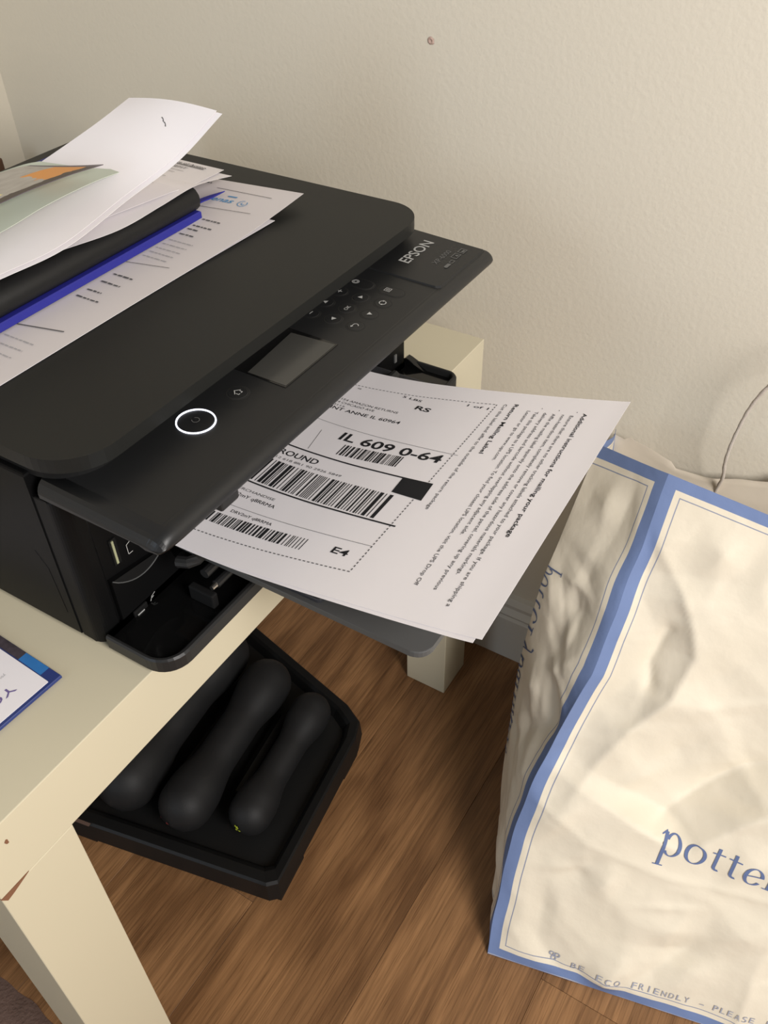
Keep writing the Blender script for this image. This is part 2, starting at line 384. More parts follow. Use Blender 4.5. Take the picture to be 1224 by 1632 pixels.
# underside flap behind the lip + two clips
bm = bmesh.new(); add_prism(bm, [(-0.0265, 0.5638), (-0.0300, 0.5600), (-0.0285, 0.5570), (0.03, 0.5570), (0.03, 0.5638)], X0 + 0.05, X1 - 0.018, axis='x'); bm_link('panel_flap', bm, M_blk, pr)
bm = bmesh.new(); add_box(bm, (-0.3720, -0.0290, 0.5470), (-0.3570, -0.0220, 0.5570), 0.0015)
bm_link('panel_clip', bm, M_rim, pr)

def flat_text(name, s, org, d, up, h, material, parent, zoff=0.0002, width=None, zf=pz, bold=0.0, shear=0.0, track=1.0):
    vs, fs, asp = text_geo(s, bold, shear, track)
    d = Vector(d).normalized(); up = Vector(up).normalized()
    W_ = width or asp * h
    out = []
    for (tx, ty) in vs:
        p = Vector((org[0], org[1], 0)) + d.to_3d() * (tx * W_) + up.to_3d() * (ty * h)
        p.z = zf(p.y) + zoff; out.append(p)
    return link(name, out, fs, material, parent)
XD = Vector((1, 0)); YU = Vector((0, 1))
pzl = lambda y: pz(y) + 0.0011
flat_text('brand_lettering', 'EPSON', (-0.1268, 0.0022), XD, YU, 0.0085, M_icon, pr, width=0.0367, zf=pzl, bold=0.012)
flat_text('model_lettering', 'XP-6000', (-0.1174, -0.0148), XD, YU, 0.0042, M_icond, pr, width=0.0225, zf=pzl)
# small feature pictograms on the plate
def icon_poly(name, polys, parent, material, zf, zoff=0.0003):
    vs = []; fs = []
    for p in polys:
        b0 = len(vs)
        for (x, y) in p: vs.append((x, y, zf(y) + zoff))
        fs.append(list(range(b0, b0 + len(p))))
    return link(name, vs, fs, material, parent)
def outline(x0, y0, x1, y1, t):
    return [[(x0, y0), (x1, y0), (x1, y0 + t), (x0, y0 + t)], [(x0, y1 - t), (x1, y1 - t), (x1, y1), (x0, y1)],
            [(x0, y0 + t), (x0 + t, y0 + t), (x0 + t, y1 - t), (x0, y1 - t)], [(x1 - t, y0 + t), (x1, y0 + t), (x1, y1 - t), (x1 - t, y1 - t)]]
icon_poly('feature_icon', outline(-0.103, -0.0228, -0.0955, -0.0178, 0.0006) + [[(-0.1, -0.0215), (-0.0985, -0.019), (-0.0970, -0.0215)]], pr, M_icond, pzl)
icon_poly('feature_icon', outline(-0.0935, -0.0232, -0.087, -0.0182, 0.0006) + [[(-0.092, -0.0222), (-0.0885, -0.0222), (-0.0885, -0.0205), (-0.092, -0.0205)]], pr, M_icond, pzl)
icon_poly('feature_icon', [[(-0.118, -0.0235), (-0.112, -0.0235), (-0.1115, -0.0222), (-0.112, -0.0208), (-0.118, -0.0208), (-0.1185, -0.0222)]] + outline(-0.1105, -0.0235, -0.106, -0.0205, 0.0005), pr, M_icond, pzl)

# touch buttons: groove ring + cap, icon as sub-part
def tri(cx, cy, a, s=0.0021):
    return [[(cx + s * math.cos(math.radians(a + k * 120)) * (1.0), cy + s * math.sin(math.radians(a + k * 120))) for k in range(3)]]
def ringpoly(cx, cy, r0, r1, a0=0, a1=360, n=20):
    out = []
    for i in range(n):
        a = math.radians(a0 + (a1 - a0) * i / n); b = math.radians(a0 + (a1 - a0) * (i + 1) / n)
        out.append([(cx + r0 * math.cos(a), cy + r0 * math.sin(a)), (cx + r1 * math.cos(a), cy + r1 * math.sin(a)), (cx + r1 * math.cos(b), cy + r1 * math.sin(b)), (cx + r0 * math.cos(b), cy + r0 * math.sin(b))])
    return out
def button(cx, cy, kind, st=0.0, r=0.0062, lab=None):
    vs = []; fs = []; fm = []
    z = lambda y, o_: pz(y) + o_
    n = 28
    rads = [(r + 0.0002, 0.00005), (r - 0.0002, 0.00014), (r - 0.0010, 0.00014), (r - 0.0012, 0.00030)]
    for rr, h in rads:
        for i in range(n):
            a = 2 * math.pi * i / n; yy = cy + rr * math.sin(a) + (st if math.sin(a) > 0 else -st)
            vs.append((cx + rr * math.cos(a), yy, z(yy, h)))
    for j in range(3):
        for i in range(n): fs.append([j * n + i, j * n + (i + 1) % n, (j + 1) * n + (i + 1) % n, (j + 1) * n + i]); fm.append(0 if j < 2 else 1)
    fs.append([3 * n + i for i in range(n)]); fm.append(1)
    b = link('button', vs, fs, M_groove, pr, mats=[M_pan], fm=fm)
    if lab: b['label'] = lab
    zf = lambda y: pz(y) + 0.00034
    ic = None
    if kind in ('+', '-'):
        p = [[(cx - 0.0018, cy - 0.0003), (cx + 0.0018, cy - 0.0003), (cx + 0.0018, cy + 0.0003), (cx - 0.0018, cy + 0.0003)]]
        if kind == '+': p += [[(cx - 0.0003, cy - 0.0018), (cx + 0.0003, cy - 0.0018), (cx + 0.0003, cy - 0.0003), (cx - 0.0003, cy - 0.0003)], [(cx - 0.0003, cy + 0.0003), (cx + 0.0003, cy + 0.0003), (cx + 0.0003, cy + 0.0018), (cx - 0.0003, cy + 0.0018)]]
        ic = icon_poly('button_icon', p, b, M_icon, zf)
    elif kind == 'OK': ic = flat_text('button_icon', 'OK', (cx - 0.0028, cy - 0.0014), XD, YU, 0.0028, M_icon, b, zoff=0.0003, zf=zf)
    elif kind.startswith('tri'): ic = icon_poly('button_icon', tri(cx, cy, float(kind[3:])), b, M_icon, zf)
    elif kind == 'gear': ic = icon_poly('button_icon', ringpoly(cx, cy + st, 0.0011, 0.0017) + ringpoly(cx, cy + st, 0.0021, 0.0026), b, M_icon, zf)
    elif kind == 'start':
        ic = icon_poly('button_icon', outline(cx - 0.0022, cy + 0.0002, cx + 0.0022, cy + 0.0046, 0.0004) + outline(cx - 0.001, cy + 0.0014, cx + 0.001, cy + 0.0034, 0.0004), b, M_icon, zf)
    elif kind == 'copy': ic = icon_poly('button_icon', ringpoly(cx, cy, 0.0019, 0.0025, 20, 160, 8) + ringpoly(cx, cy, 0.0019, 0.0025, 200, 340, 8) + tri(cx + 0.0022, cy + 0.0004, -60, 0.0011) + tri(cx - 0.0022, cy - 0.0004, 120, 0.0011), b, M_icon, zf)
    elif kind == 'back': ic = icon_poly('button_icon', ringpoly(cx, cy, 0.0015, 0.0020, -90, 100, 10) + [[(cx - 0.0022, cy + 0.0014), (cx, cy + 0.0014), (cx, cy + 0.0019), (cx - 0.0022, cy + 0.0019)]] + tri(cx - 0.0022, cy + 0.0016, 180, 0.0012), b, M_icon, zf)
    elif kind == 'home':
        t = 0.0005
        ic = icon_poly('button_icon', [[(cx - 0.003, cy), (cx, cy + 0.0028), (cx, cy + 0.0021), (cx - 0.0022, cy)], [(cx, cy + 0.0028), (cx + 0.003, cy), (cx + 0.0022, cy), (cx, cy + 0.0021)],
            [(cx - 0.0019, cy), (cx - 0.0014, cy), (cx - 0.0014, cy - 0.0022), (cx - 0.0019, cy - 0.0022)], [(cx + 0.0014, cy), (cx + 0.0019, cy), (cx + 0.0019, cy - 0.0022), (cx + 0.0014, cy - 0.0022)],
            [(cx - 0.0014, cy - 0.0022), (cx - 0.0004, cy - 0.0022), (cx - 0.0004, cy - 0.0017), (cx - 0.0014, cy - 0.0017)], [(cx + 0.0004, cy - 0.0022), (cx + 0.0014, cy - 0.0022), (cx + 0.0014, cy - 0.0017), (cx + 0.0004, cy - 0.0017)]], b, M_icon, zf)
button(-0.1668, 0.0155, 'gear', 0.0040)
button(-0.1832, 0.0214, '+'); button(-0.1997, 0.0214, 'tri90'); button(-0.2160, 0.0214, '-')
button(-0.1824, 0.0055, 'tri0'); button(-0.1986, 0.0055, 'OK'); button(-0.2141, 0.0057, 'tri180')
button(-0.1645, -0.0068, 'start', 0.0040); button(-0.1807, -0.0103, 'copy'); button(-0.1969, -0.0104, 'tri-90'); button(-0.2134, -0.0106, 'back')
button(-0.3093, 0.0064, 'home', 0.0, 0.0068)
# screen
bm = bmesh.new()
vs = [(-0.2917, 0.0243), (-0.2380, 0.0243), (-0.2372, -0.0133), (-0.2909, -0.0134)]
add_prism(bm, [vs[i] for i in (0, 3, 2, 1)], 0.0, 1.0)
for v in bm.verts: v.co.z = pz(v.co.y) + (0.0004 if v.co.z > 0.5 else -0.0005)
scr = bm_link('screen', bm, M_scrb, pr)
o = link('display', [(-0.2905, 0.0140, pz(0.014) + 0.0005), (-0.2420, 0.0182, pz(0.0182) + 0.0005), (-0.2386, -0.0124, pz(-0.0124) + 0.0005), (-0.2895, -0.0126, pz(-0.0126) + 0.0005)], [(0, 3, 2, 1)], M_scr, scr); o['label'] = 'display with its grey reflection painted in'
# power button with glowing ring
bm = bmesh.new(); add_disc(bm, (-0.3425, 0.0088, 0.5735), 0.0098, 0.0008, 40); pb = bm_link('power_button', bm, M_pan, pr)
vs = []; fs = []
n = 56
for rr, h in ((0.0102, 0.0004), (0.0103, 0.0009), (0.0110, 0.0009), (0.0111, 0.0004)):
    for i in range(n):
        a = 2 * math.pi * i / n; yy = 0.0088 + rr * math.sin(a); vs.append((-0.3425 + rr * math.cos(a), yy, pz(yy) + h - 0.0003))
for j in range(3):
    for i in range(n): fs.append([j * n + i, (j + 1) * n + i, (j + 1) * n + (i + 1) % n, j * n + (i + 1) % n])
o = link('light_ring', vs, fs, M_led, pb); o['label'] = 'glowing white ring'
o = icon_poly('power_icon', ringpoly(-0.3425, 0.0088, 0.0019, 0.0023, 120, 420, 14), pb, M_icond, lambda y: pz(y) + 0.0009)

# front details on the left inner face
fy = 0.0347
bm = bmesh.new(); add_box(bm, (-0.4005, fy - 0.0006, 0.5000), (-0.3955, fy + 0.002, 0.5190)); cs = bm_link('card_slot', bm, M_dark, pr)
bm = bmesh.new(); add_box(bm, (-0.3992, fy - 0.0012, 0.5010), (-0.3978, fy + 0.001, 0.5180)); bm_link('card_edge', bm, M_card, cs)
def face_poly(name, polys, y, parent, m):
    vs = []; fs = []
    for p in polys:
        b0 = len(vs); vs += [(x, y, z) for x, z in p]; fs.append(list(range(b0, b0 + len(p)))[::-1])
    return link(name, vs, fs, m, parent)
face_poly('card_icon', [[(x - 0.004, z + 0.008) for x, z in q] for q in ([(-0.3860, 0.4925), (-0.3856, 0.4925), (-0.3856, 0.4995), (-0.3860, 0.4995)], [(-0.3860, 0.4995), (-0.3830, 0.5005), (-0.3830, 0.5010), (-0.3860, 0.5000)], [(-0.3860, 0.4925), (-0.3825, 0.4925), (-0.3825, 0.4930), (-0.3860, 0.4930)])], fy - 0.0007, pr, M_icon)
# paper cassette with its finger pocket
bm = bmesh.new()
cz = [(-0.4080, 0.4570), (-0.1180, 0.4570), (-0.1180, 0.4740), (-0.360, 0.4740), (-0.364, 0.4880), (-0.372, 0.4885)] + [(-0.372 - 0.036 * t, 0.4885 + 0.0065 * t) for t in (0.2, 0.4, 0.6, 0.8, 1.0)]
A = [bm.verts.new((x, 0.0315, z)) for x, z in cz]; B = [bm.verts.new((x, 0.083, z)) for x, z in cz]
bm.faces.new(A); bm.faces.new(B[::-1])
for i in range(len(cz)): bm.faces.new([A[i], A[(i + 1) % len(cz)], B[(i + 1) % len(cz)], B[i]])
bmesh.ops.recalc_face_normals(bm, faces=bm.faces)
cas = bm_link('paper_cassette', bm, M_blk, pr)
lens = [(-0.4075 + 0.038 * t, 0.4950 - 0.006 * t) for t in (0, .25, .5, .75, 1)] + [(-0.4075 + 0.038 * t, 0.4950 - 0.006 * t - 0.0085 * math.sin(math.pi * t) ** 0.8) for t in (.85, .7, .5, .3, .15)]
face_poly('finger_pocket', [lens], 0.0311, cas, M_dark)
bm = bmesh.new(); add_tube(bm, [(-0.4075 + 0.038 * t, 0.0309, 0.4950 - 0.006 * t - 0.0085 * abs(math.sin(math.pi * t)) ** 0.8) for t in [i / 12 for i in range(13)]], 0.0004, 6); bm_link('pocket_rim', bm, M_tray, cas)
# usb port + pictogram under the pocket
bm = bmesh.new(); add_box(bm, (-0.4005, 0.0302, 0.4580), (-0.3895, 0.0325, 0.4625), 0.0006); up_ = bm_link('usb_port', bm, M_dark, pr)
bm = bmesh.new(); add_box(bm, (-0.3985, 0.0298, 0.4585), (-0.3930, 0.0303, 0.4591)); bm_link('port_contact', bm, M_icon, up_)
face_poly('usb_icon', [[(x - 0.003, z - 0.008) for x, z in q] for q in ([(-0.3835, 0.4672), (-0.3830, 0.4670), (-0.3812, 0.4702), (-0.3818, 0.4704)], [(-0.3818, 0.4704), (-0.3812, 0.4702), (-0.3785, 0.4712), (-0.3788, 0.4717)], [(-0.3826, 0.4690), (-0.3822, 0.4685), (-0.3800, 0.4692), (-0.3803, 0.4697)])], 0.0311, pr, M_icon)
# glossy front cover folded down, overhanging the table edge
bm = bmesh.new()
layers = [(0.0012, 0.4522), (0.0, 0.4535), (0.0, 0.4618), (0.0012, 0.4632), (0.0030, 0.4632), (0.0042, 0.4622), (0.0058, 0.4580)]
rgs = []
for ins, z in layers:
    pts = rrect(X0 + 0.0010 + ins * 0.7, -0.0170 + ins, X1 + 0.0005 - ins * 0.7, 0.0315, (0, 0, max(0.018 - ins, 0.006), max(0.010 - ins, 0.004)), 8)
    rgs.append([bm.verts.new((*q, z)) for q in pts])
for a, b in zip(rgs, rgs[1:]):
    for i in range(len(a)): bm.faces.new([a[i], a[(i + 1) % len(a)], b[(i + 1) % len(a)], b[i]])
bm.faces.new(rgs[0][::-1]); bm.faces.new(rgs[-1])
bmesh.ops.recalc_face_normals(bm, faces=bm.faces)
fc = bm_link('front_cover', bm, M_rim, pr)
bm = bmesh.new(); add_prism(bm, rrect(X0 + 0.0050, -0.0115, X1 - 0.0030, 0.0312, (0, 0, 0.0122, 0.005), 8), 0.4578, 0.4583, 0.0001, 1); bm_link('cover_lining', bm, M_gloss, fc)
bm = bmesh.new(); add_prism(bm, [(0.0325, 0.4575), (0.0325, 0.4650), (0.0305, 0.4665), (0.0275, 0.4655), (0.022, 0.4625), (0.010, 0.4575)], -0.0835, X1 + 0.0005, 0.0006, axis='x'); bm_link('cover_hinge', bm, M_gloss, fc)
# output tray, pulled out in two stages
bm = bmesh.new()
add_prism(bm, rrect(-0.3620, -0.1460, -0.1380, 0.0350, (0, 0, 0.009, 0.009), 6), 0.4870, 0.4915, 0.0006, 2)
ot = bm_link('output_tray', bm, M_tray, pr); ot['label'] = 'blue-grey extended output tray'
bm = bmesh.new()
add_prism(bm, rrect(-0.3590, -0.0780, -0.1420, 0.0350, (0, 0, 0.003, 0.003), 4), 0.4906, 0.4945, 0.0008, 2)
bm_link('inner_tray', bm, M_tray2, ot)
# feed mechanism bars seen below the paper
bm = bmesh.new(); add_tube(bm, [(-0.3760, 0.010, 0.4950), (-0.3745, 0.003, 0.4965), (-0.371, 0.0, 0.4975), (-0.36, -0.0005, 0.4985), (-0.15, -0.0005, 0.4985)], 0.0036, 10); bm_link('tray_rail', bm, M_rim, pr)
bm = bmesh.new(); add_tube(bm, [(-0.3660, 0.002, 0.4800), (-0.14, 0.002, 0.4800)], 0.0032, 10); bm_link('feed_bar', bm, M_rim, pr)
bm = bmesh.new(); add_tube(bm, [(-0.3640, -0.004, 0.4725), (-0.14, -0.004, 0.4725)], 0.0028, 10); bm_link('feed_bar', bm, M_rim, pr)
bm = bmesh.new(); add_tube(bm, [(-0.3680, -0.004, 0.4725), (-0.3640, -0.004, 0.4725)], [0.0016, 0.0020], 10); bm_link('steel_pin', bm, M_chrome, pr)
bm = bmesh.new(); add_box(bm, (-0.3720, -0.007, 0.4590), (-0.3670, 0.012, 0.4700), 0.001); bm_link('hinge_block', bm, M_dark, pr)
bm = bmesh.new(); add_box(bm, (-0.0965, 0.0325, 0.4680), (-0.0935, 0.0340, 0.4750)); bm_link('level_mark', bm, M_icond, pr)

# ------------------------------------------------------------------ PRINTED LABEL SHEETS
YS = [(-0.22, 0.556), (-0.182, 0.5400), (-0.132, 0.5280), (-0.078, 0.5165), (-0.035, 0.5086), (0.0, 0.5045), (0.02, 0.5035), (0.10, 0.5035)]
def zs(y):
    for (a, za), (b, zb) in zip(YS, YS[1:]):
        if a <= y <= b:
            t = (y - a) / (b - a); return za + (zb - za) * t
    return YS[0][1] if y < YS[0][0] else YS[-1][1]
def zsm(y): return (zs(y - 0.012) + zs(y) * 2 + zs(y + 0.012)) / 4
def sheet_pt(s, t, dz=0.0):
    """s 0..1 from outer edge to the printer, t 0..1 from wall side to near side"""
    A = Vector((-0.1560, -0.1743)); B = Vector((-0.3742, -0.1825)); D = Vector((-0.1655, 0.078)); Cc = Vector((-0.3705, 0.076))
    p = (A * (1 - t) + B * t) * (1 - s) + (D * (1 - t) + Cc * t) * s
    return Vector((p.x, p.y, zsm(p.y) + dz))
def grid(fn, nu, nv):
    vs = []; fs = []
    for j in range(nv + 1):
        for i in range(nu + 1): vs.append(fn(i / nu, j / nv))
    for j in range(nv):
        for i in range(nu): a = j * (nu + 1) + i; fs.append([a, a + nu + 1, a + nu + 2, a + 1])
    return vs, fs
def thick(o, t=0.00012, off=-1):
    """give a sheet real thickness: underside copy + sharp-edged rim (off -1 below, 1 above, 0 centred)"""
    me = o.data; bm = bmesh.new(); bm.from_mesh(me); bm.normal_update()
    top = list(bm.verts); nrm = {v: v.normal.copy() for v in top}
    sg = 1 if sum(f.normal.z for f in bm.faces) >= 0 else -1
    border = [e for e in bm.edges if e.is_boundary]
    bpairs = [(e.verts[0].co.copy(), e.verts[1].co.copy(), nrm[e.verts[0]], nrm[e.verts[1]]) for e in border]
    lo_k, hi_k = {-1: (-1, 0), 1: (0, 1), 0: (-.5, .5)}[off]
    d = bmesh.ops.duplicate(bm, geom=list(bm.faces))
    m_ = d['vert_map']
    dup_f = [g for g in d['geom'] if isinstance(g, bmesh.types.BMFace)]
    for v in top:
        w_ = m_[v]
        w_.co = v.co + nrm[v] * sg * t * lo_k; v.co = v.co + nrm[v] * sg * t * hi_k
    bmesh.ops.reverse_faces(bm, faces=dup_f if sg > 0 else [f for f in bm.faces if f not in set(dup_f)])
    cache = {}
    def vv(c, n, k_):
        key = (round(c.x, 7), round(c.y, 7), round(c.z, 7), k_)
        if key not in cache: cache[key] = bm.verts.new(c + n * sg * t * k_)
        return cache[key]
    for a, b, na_, nb_ in bpairs:
        f = bm.faces.new([vv(a, na_, lo_k), vv(b, nb_, lo_k), vv(b, nb_, hi_k), vv(a, na_, hi_k)]); f.smooth = False
    bm.to_mesh(me); bm.free(); return o
vs, fs = grid(lambda a, b: sheet_pt(a, b), 48, 8)
sh = link('label_sheet', vs, fs, M_paper, origin=sheet_pt(0.5, 0.5), smooth=True)
tag(sh, 'top printed return mailing label sheet half out of the printer, barcodes upward', 'paper', 'sheets coming out of the printer'); thick(sh)
def under_pt(a, b):
    p = sheet_pt(a, b); p.x += -0.0004 - 0.0024 * (1 - a) * b; p.y += 0.0012 + 0.0020 * b
    p.z = zsm(p.y) - 0.0004; return p
vs, fs = grid(under_pt, 48, 8)
sh2 = link('label_sheet', vs, fs, M_paper, origin=sheet_pt(0.5, 0.5), smooth=True)
tag(sh2, 'second white sheet just under the printed label sheet, only its edge showing', 'paper', 'sheets coming out of the printer'); thick(sh2)

SO = 0.00018
def on_sheet(x, y, o_=SO): return Vector((x, y, zsm(y) + o_))
def sheet_text(s, p0, p1, h, m=M_ink, bold=0.0, side=1, name='printed_text', shear=0.0):
    """baseline from p0 to p1 (world x,y)"""
    vs, fs, asp = text_geo(s, bold, shear)
    p0 = Vector(p0); p1 = Vector(p1); d = p1 - p0; u = Vector((-d.y, d.x)).normalized()
    return link(name, [on_sheet(*(p0 + d * tx + u * (ty * h))) for tx, ty in vs], fs, m, sh)
def strip(p0, p1, wd, m=M_ink, name='printed_line', dash=None):
    p0 = Vector(p0); p1 = Vector(p1); d = p1 - p0; L = d.length; u = Vector((-d.y, d.x)).normalized() * wd / 2
    vs = []; fs = []
    segs = []
    if dash:
        n_ = max(1, int(L / dash))
        segs = [((i + 0.0) / n_, (i + 0.55) / n_) for i in range(n_)]
    else:
        k_ = max(1, int(L / 0.008)); segs = [(i / k_, (i + 1) / k_) for i in range(k_)]
    for a, b in segs:
        b0 = len(vs); A = p0 + d * a; B = p0 + d * b
        vs += [on_sheet(*(A - u)), on_sheet(*(B - u)), on_sheet(*(B + u)), on_sheet(*(A + u))]; fs.append([b0, b0 + 1, b0 + 2, b0 + 3])
    return link(name, vs, fs, m, sh)
def barcode(y0, y1, x0a, x0b, x1a, x1b, seed, nb, name='barcode', unit=None):
    """bars run along x; from y0 (inner) to y1 (outer). x0a..x0b top/bottom at y0, x1a..x1b at y1"""
    rnd = random.Random(seed); vs = []; fs = []
    ws = []; tot = 0
    for i in range(nb * 2): k_ = rnd.choice([1, 1, 1, 2, 2, 3, 4] if i % 2 == 0 else [1, 1, 2, 2, 3]); ws.append(k_); tot += k_
    acc = 0
    for i, k_ in enumerate(ws):
        if i % 2 == 0:
            a = acc / tot; b = (acc + k_ * 0.95) / tot; b0 = len(vs)
            for s_ in (a, b):
                y_ = y0 + (y1 - y0) * s_; xa = x0a + (x1a - x0a) * s_; xb = x0b + (x1b - x0b) * s_
                vs += [on_sheet(xa, y_), on_sheet(xb, y_)]
            fs.append([b0, b0 + 1, b0 + 3, b0 + 2])
        acc += k_
    return link(name, vs, fs, M_ink, sh)
# label frame (text reads away from the printer, tops to the wall)
strip((-0.1831, 0.0161), (-0.1758, -0.0939), 0.0006, M_inkg, 'dashed_line', 0.0028)
strip((-0.1758, -0.0939), (-0.3523, -0.0945), 0.0007, M_inkg, 'dashed_line', 0.0028)
strip((-0.3523, -0.0945), (-0.3570, 0.020), 0.0007, M_inkg, 'dashed_line', 0.0028)
sheet_text('5 LBS', (-0.1842, -0.0268), (-0.1860, -0.0424), 0.0024, shear=0.0, bold=0.004)
sheet_text('1 of 1', (-0.1822, -0.0752), (-0.1832, -0.0908), 0.0027, bold=0.004)
sheet_text('RS', (-0.1950, -0.0424), (-0.1962, -0.0540), 0.0046, bold=0.02)
sheet_text('AR', (-0.1865, 0.009), (-0.1868, 0.0055), 0.0016, M_inkg)
sheet_text('SHIP 154 AMAZON RETURNS', (-0.2030, 0.022), (-0.2040, -0.0345), 0.0024, M_inkg)
sheet_text('TO: 24 CHICAGO AVE', (-0.2068, 0.022), (-0.2076, -0.0180), 0.0024, M_inkg)
sheet_text('60115', (-0.2105, 0.016), (-0.2108, 0.004), 0.0020, M_inkg)
sheet_text('SAINT ANNE IL 60964', (-0.2150, 0.0205), (-0.2150, -0.0424), 0.0034, bold=0.006)
strip((-0.2289, 0.020), (-0.2368, -0.0976), 0.0003, M_inkg)
strip((-0.2395, 0.0025), (-0.2610, -0.0015), 0.0003, M_inkg)
sheet_text('IL 609 0-64', (-0.2440, -0.0135), (-0.2475, -0.0900), 0.0085, bold=0.018)
barcode(-0.0220, -0.0665, -0.2480, -0.2592, -0.2478, -0.2588, 11, 26)
strip((-0.2625, 0.020), (-0.2684, -0.0978), 0.0012)
sheet_text('UPS GROUND', (-0.2722, 0.0370), (-0.2738, -0.0168), 0.0052, bold=0.012)
sheet_text('TRACKING #: 1Z 12 618 8R1 90 2926 5849', (-0.2768, 0.0520), (-0.2792, -0.0390), 0.0021, M_inkg)
sheet_text('1Z 618 8R1', (-0.3300, 0.030), (-0.3300, 0.0285), 0.0005, M_inkg)
k0 = [(-0.2677, -0.0768), (-0.2684, -0.0978), (-0.2848, -0.0992), (-0.2822, -0.0776)]
link('solid_block', [on_sheet(*p) for p in k0], [(0, 3, 2, 1)], M_ink, sh)
barcode(0.0200, -0.0826, -0.2798, -0.3030, -0.2850, -0.3080, 5, 44)
strip((-0.3052, 0.020), (-0.3105, -0.0975), 0.0012)
sheet_text('BILLING: MERCHANDISE', (-0.3135, 0.0370), (-0.3150, -0.0145), 0.0022, M_inkg)
sheet_text('RMA: DRV2mY q8RRMA', (-0.3190, 0.0330), (-0.3212, -0.0190), 0.0030, M_ink)
strip((-0.3290, 0.018), (-0.3300, -0.0948), 0.0003, M_inkg)
sheet_text('DRV2mY q8RRMA', (-0.3345, 0.0035), (-0.3350, -0.0275), 0.0025, M_ink)
barcode(0.0230, -0.0570, -0.3385, -0.3470, -0.3369, -0.3466, 23, 38)
sheet_text('E4', (-0.3419, -0.0745), (-0.3424, -0.0852), 0.0052, bold=0.016)
# instructions (read along the outer edge)
def inst(s, x0, y, x1, h, m=M_inkg, bold=0.0, skew=None):
    k_ = -0.038
    sheet_text(s, (x0, y), (x1, y + (x1 - x0) * 0.060), h * 1.06, m, bold or 0.005)
inst('Additional instructions for mailing your package', -0.1745, -0.1518, -0.3010, 0.0026, M_ink, 0.014)
inst('\u2022', -0.1735, -0.1466, -0.1745, 0.0016)
inst('Ensure that there are no other tracking labels attached to your package. If you are shipping a', -0.1785, -0.1447, -0.3590, 0.0022)
inst('non-hazardous item, completely remove or cover any hazardous materials markings.', -0.1785, -0.1394, -0.3360, 0.0022)
inst('\u2022', -0.1735, -0.1350, -0.1745, 0.0016)
inst('Affix the mailing label squarely onto the address side of the parcel, covering up any previous', -0.1785, -0.1333, -0.3500, 0.0022)
inst('delivery address and barcode without overlapping any adjacent side.', -0.1785, -0.1277, -0.3060, 0.0022)
inst('\u2022', -0.1735, -0.1236, -0.1745, 0.0016)
inst('Take this package to a UPS location. To find your closest UPS location, visit the UPS Drop Off', -0.1785, -0.1218, -0.3500, 0.0022)
inst('Locator or go to www.ups.com.', -0.1785, -0.1163, -0.2360, 0.0022)
inst('Return Mailing Label', -0.1728, -0.1052, -0.2312, 0.0027, M_ink, 0.014)
inst('Cut this label and affix to the outside of the return package', -0.1743, -0.0985, -0.2911, 0.0022)

# ------------------------------------------------------------------ PAPERS AND FOLDER ON THE LID
LZ = 0.5922
def cr(p0, p1, p2, p3, t):
    return 0.5 * ((2 * p1) + (p2 - p0) * t + (2 * p0 - 5 * p1 + 4 * p2 - p3) * t * t + (3 * p1 - p0 - 3 * p2 + p3) * t ** 3)
def spline(pts, t):
    pts = [Vector(p) for p in pts]; n_ = len(pts) - 1; f = min(t * n_, n_ - 1e-6); i = int(f); u = f - i
    g = lambda k_: pts[k_] if 0 <= k_ <= n_ else (pts[0] * 2 - pts[1] if k_ < 0 else pts[n_] * 2 - pts[n_ - 1])
    return cr(g(i - 1), g(i), g(i + 1), g(i + 2), u)
def loft(near, far, bulge=0.0):
    def fn(a, b):
        p = spline(near, a) * (1 - b) + spline(far, a) * b
        p.z += bulge * math.sin(math.pi * b); return p
    return fn
def paper(name, near, far, m, label, cat, nu=40, nv=10, bulge=0.0, t=0.00015, dz=0):
    fn = loft(near, far, bulge)
    vs, fs = grid(lambda a, b: fn(a, b) + Vector((0, 0, dz)), nu, nv)
    o = link(name, vs, fs, m, smooth=True, origin=fn(.5, .5)); tag(o, label, cat); thick(o, t, 1); return o, fn
# statement sheet and its underlay
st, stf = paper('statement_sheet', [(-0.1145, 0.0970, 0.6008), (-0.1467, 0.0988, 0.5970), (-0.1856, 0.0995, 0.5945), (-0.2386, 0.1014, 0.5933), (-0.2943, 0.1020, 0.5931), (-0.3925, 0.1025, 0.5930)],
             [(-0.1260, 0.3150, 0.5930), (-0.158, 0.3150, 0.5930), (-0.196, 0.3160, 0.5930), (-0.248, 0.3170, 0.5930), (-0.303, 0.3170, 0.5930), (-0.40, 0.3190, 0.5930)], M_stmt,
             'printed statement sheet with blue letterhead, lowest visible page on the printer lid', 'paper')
paper('plain_sheet', [(-0.1480, 0.0988, 0.5930), (-0.1928, 0.1007, 0.5926), (-0.2390, 0.1022, 0.5924), (-0.3000, 0.1030, 0.5923), (-0.415, 0.1030, 0.5923)],
      [(-0.156, 0.305, 0.5923), (-0.23, 0.305, 0.5923), (-0.31, 0.305, 0.5923), (-0.42, 0.305, 0.5923)], M_paper,
      'plain sheet directly on the printer lid, thin edge showing under the statement sheet', 'paper')
def stz(x, y):
    K = [(-0.40, 0.5930), (-0.2943, 0.5931), (-0.2386, 0.5933), (-0.1856, 0.5945), (-0.1467, 0.5970), (-0.1145, 0.6008), (-0.10, 0.603)]
    zn = 0.593
    for (a, za), (b, zb) in zip(K, K[1:]):
        if a <= x <= b: zn = za + (zb - za) * (x - a) / (b - a)
    return 0.593 + (zn - 0.593) * max(0, 1 - (y - 0.098) / 0.215) + 0.0007
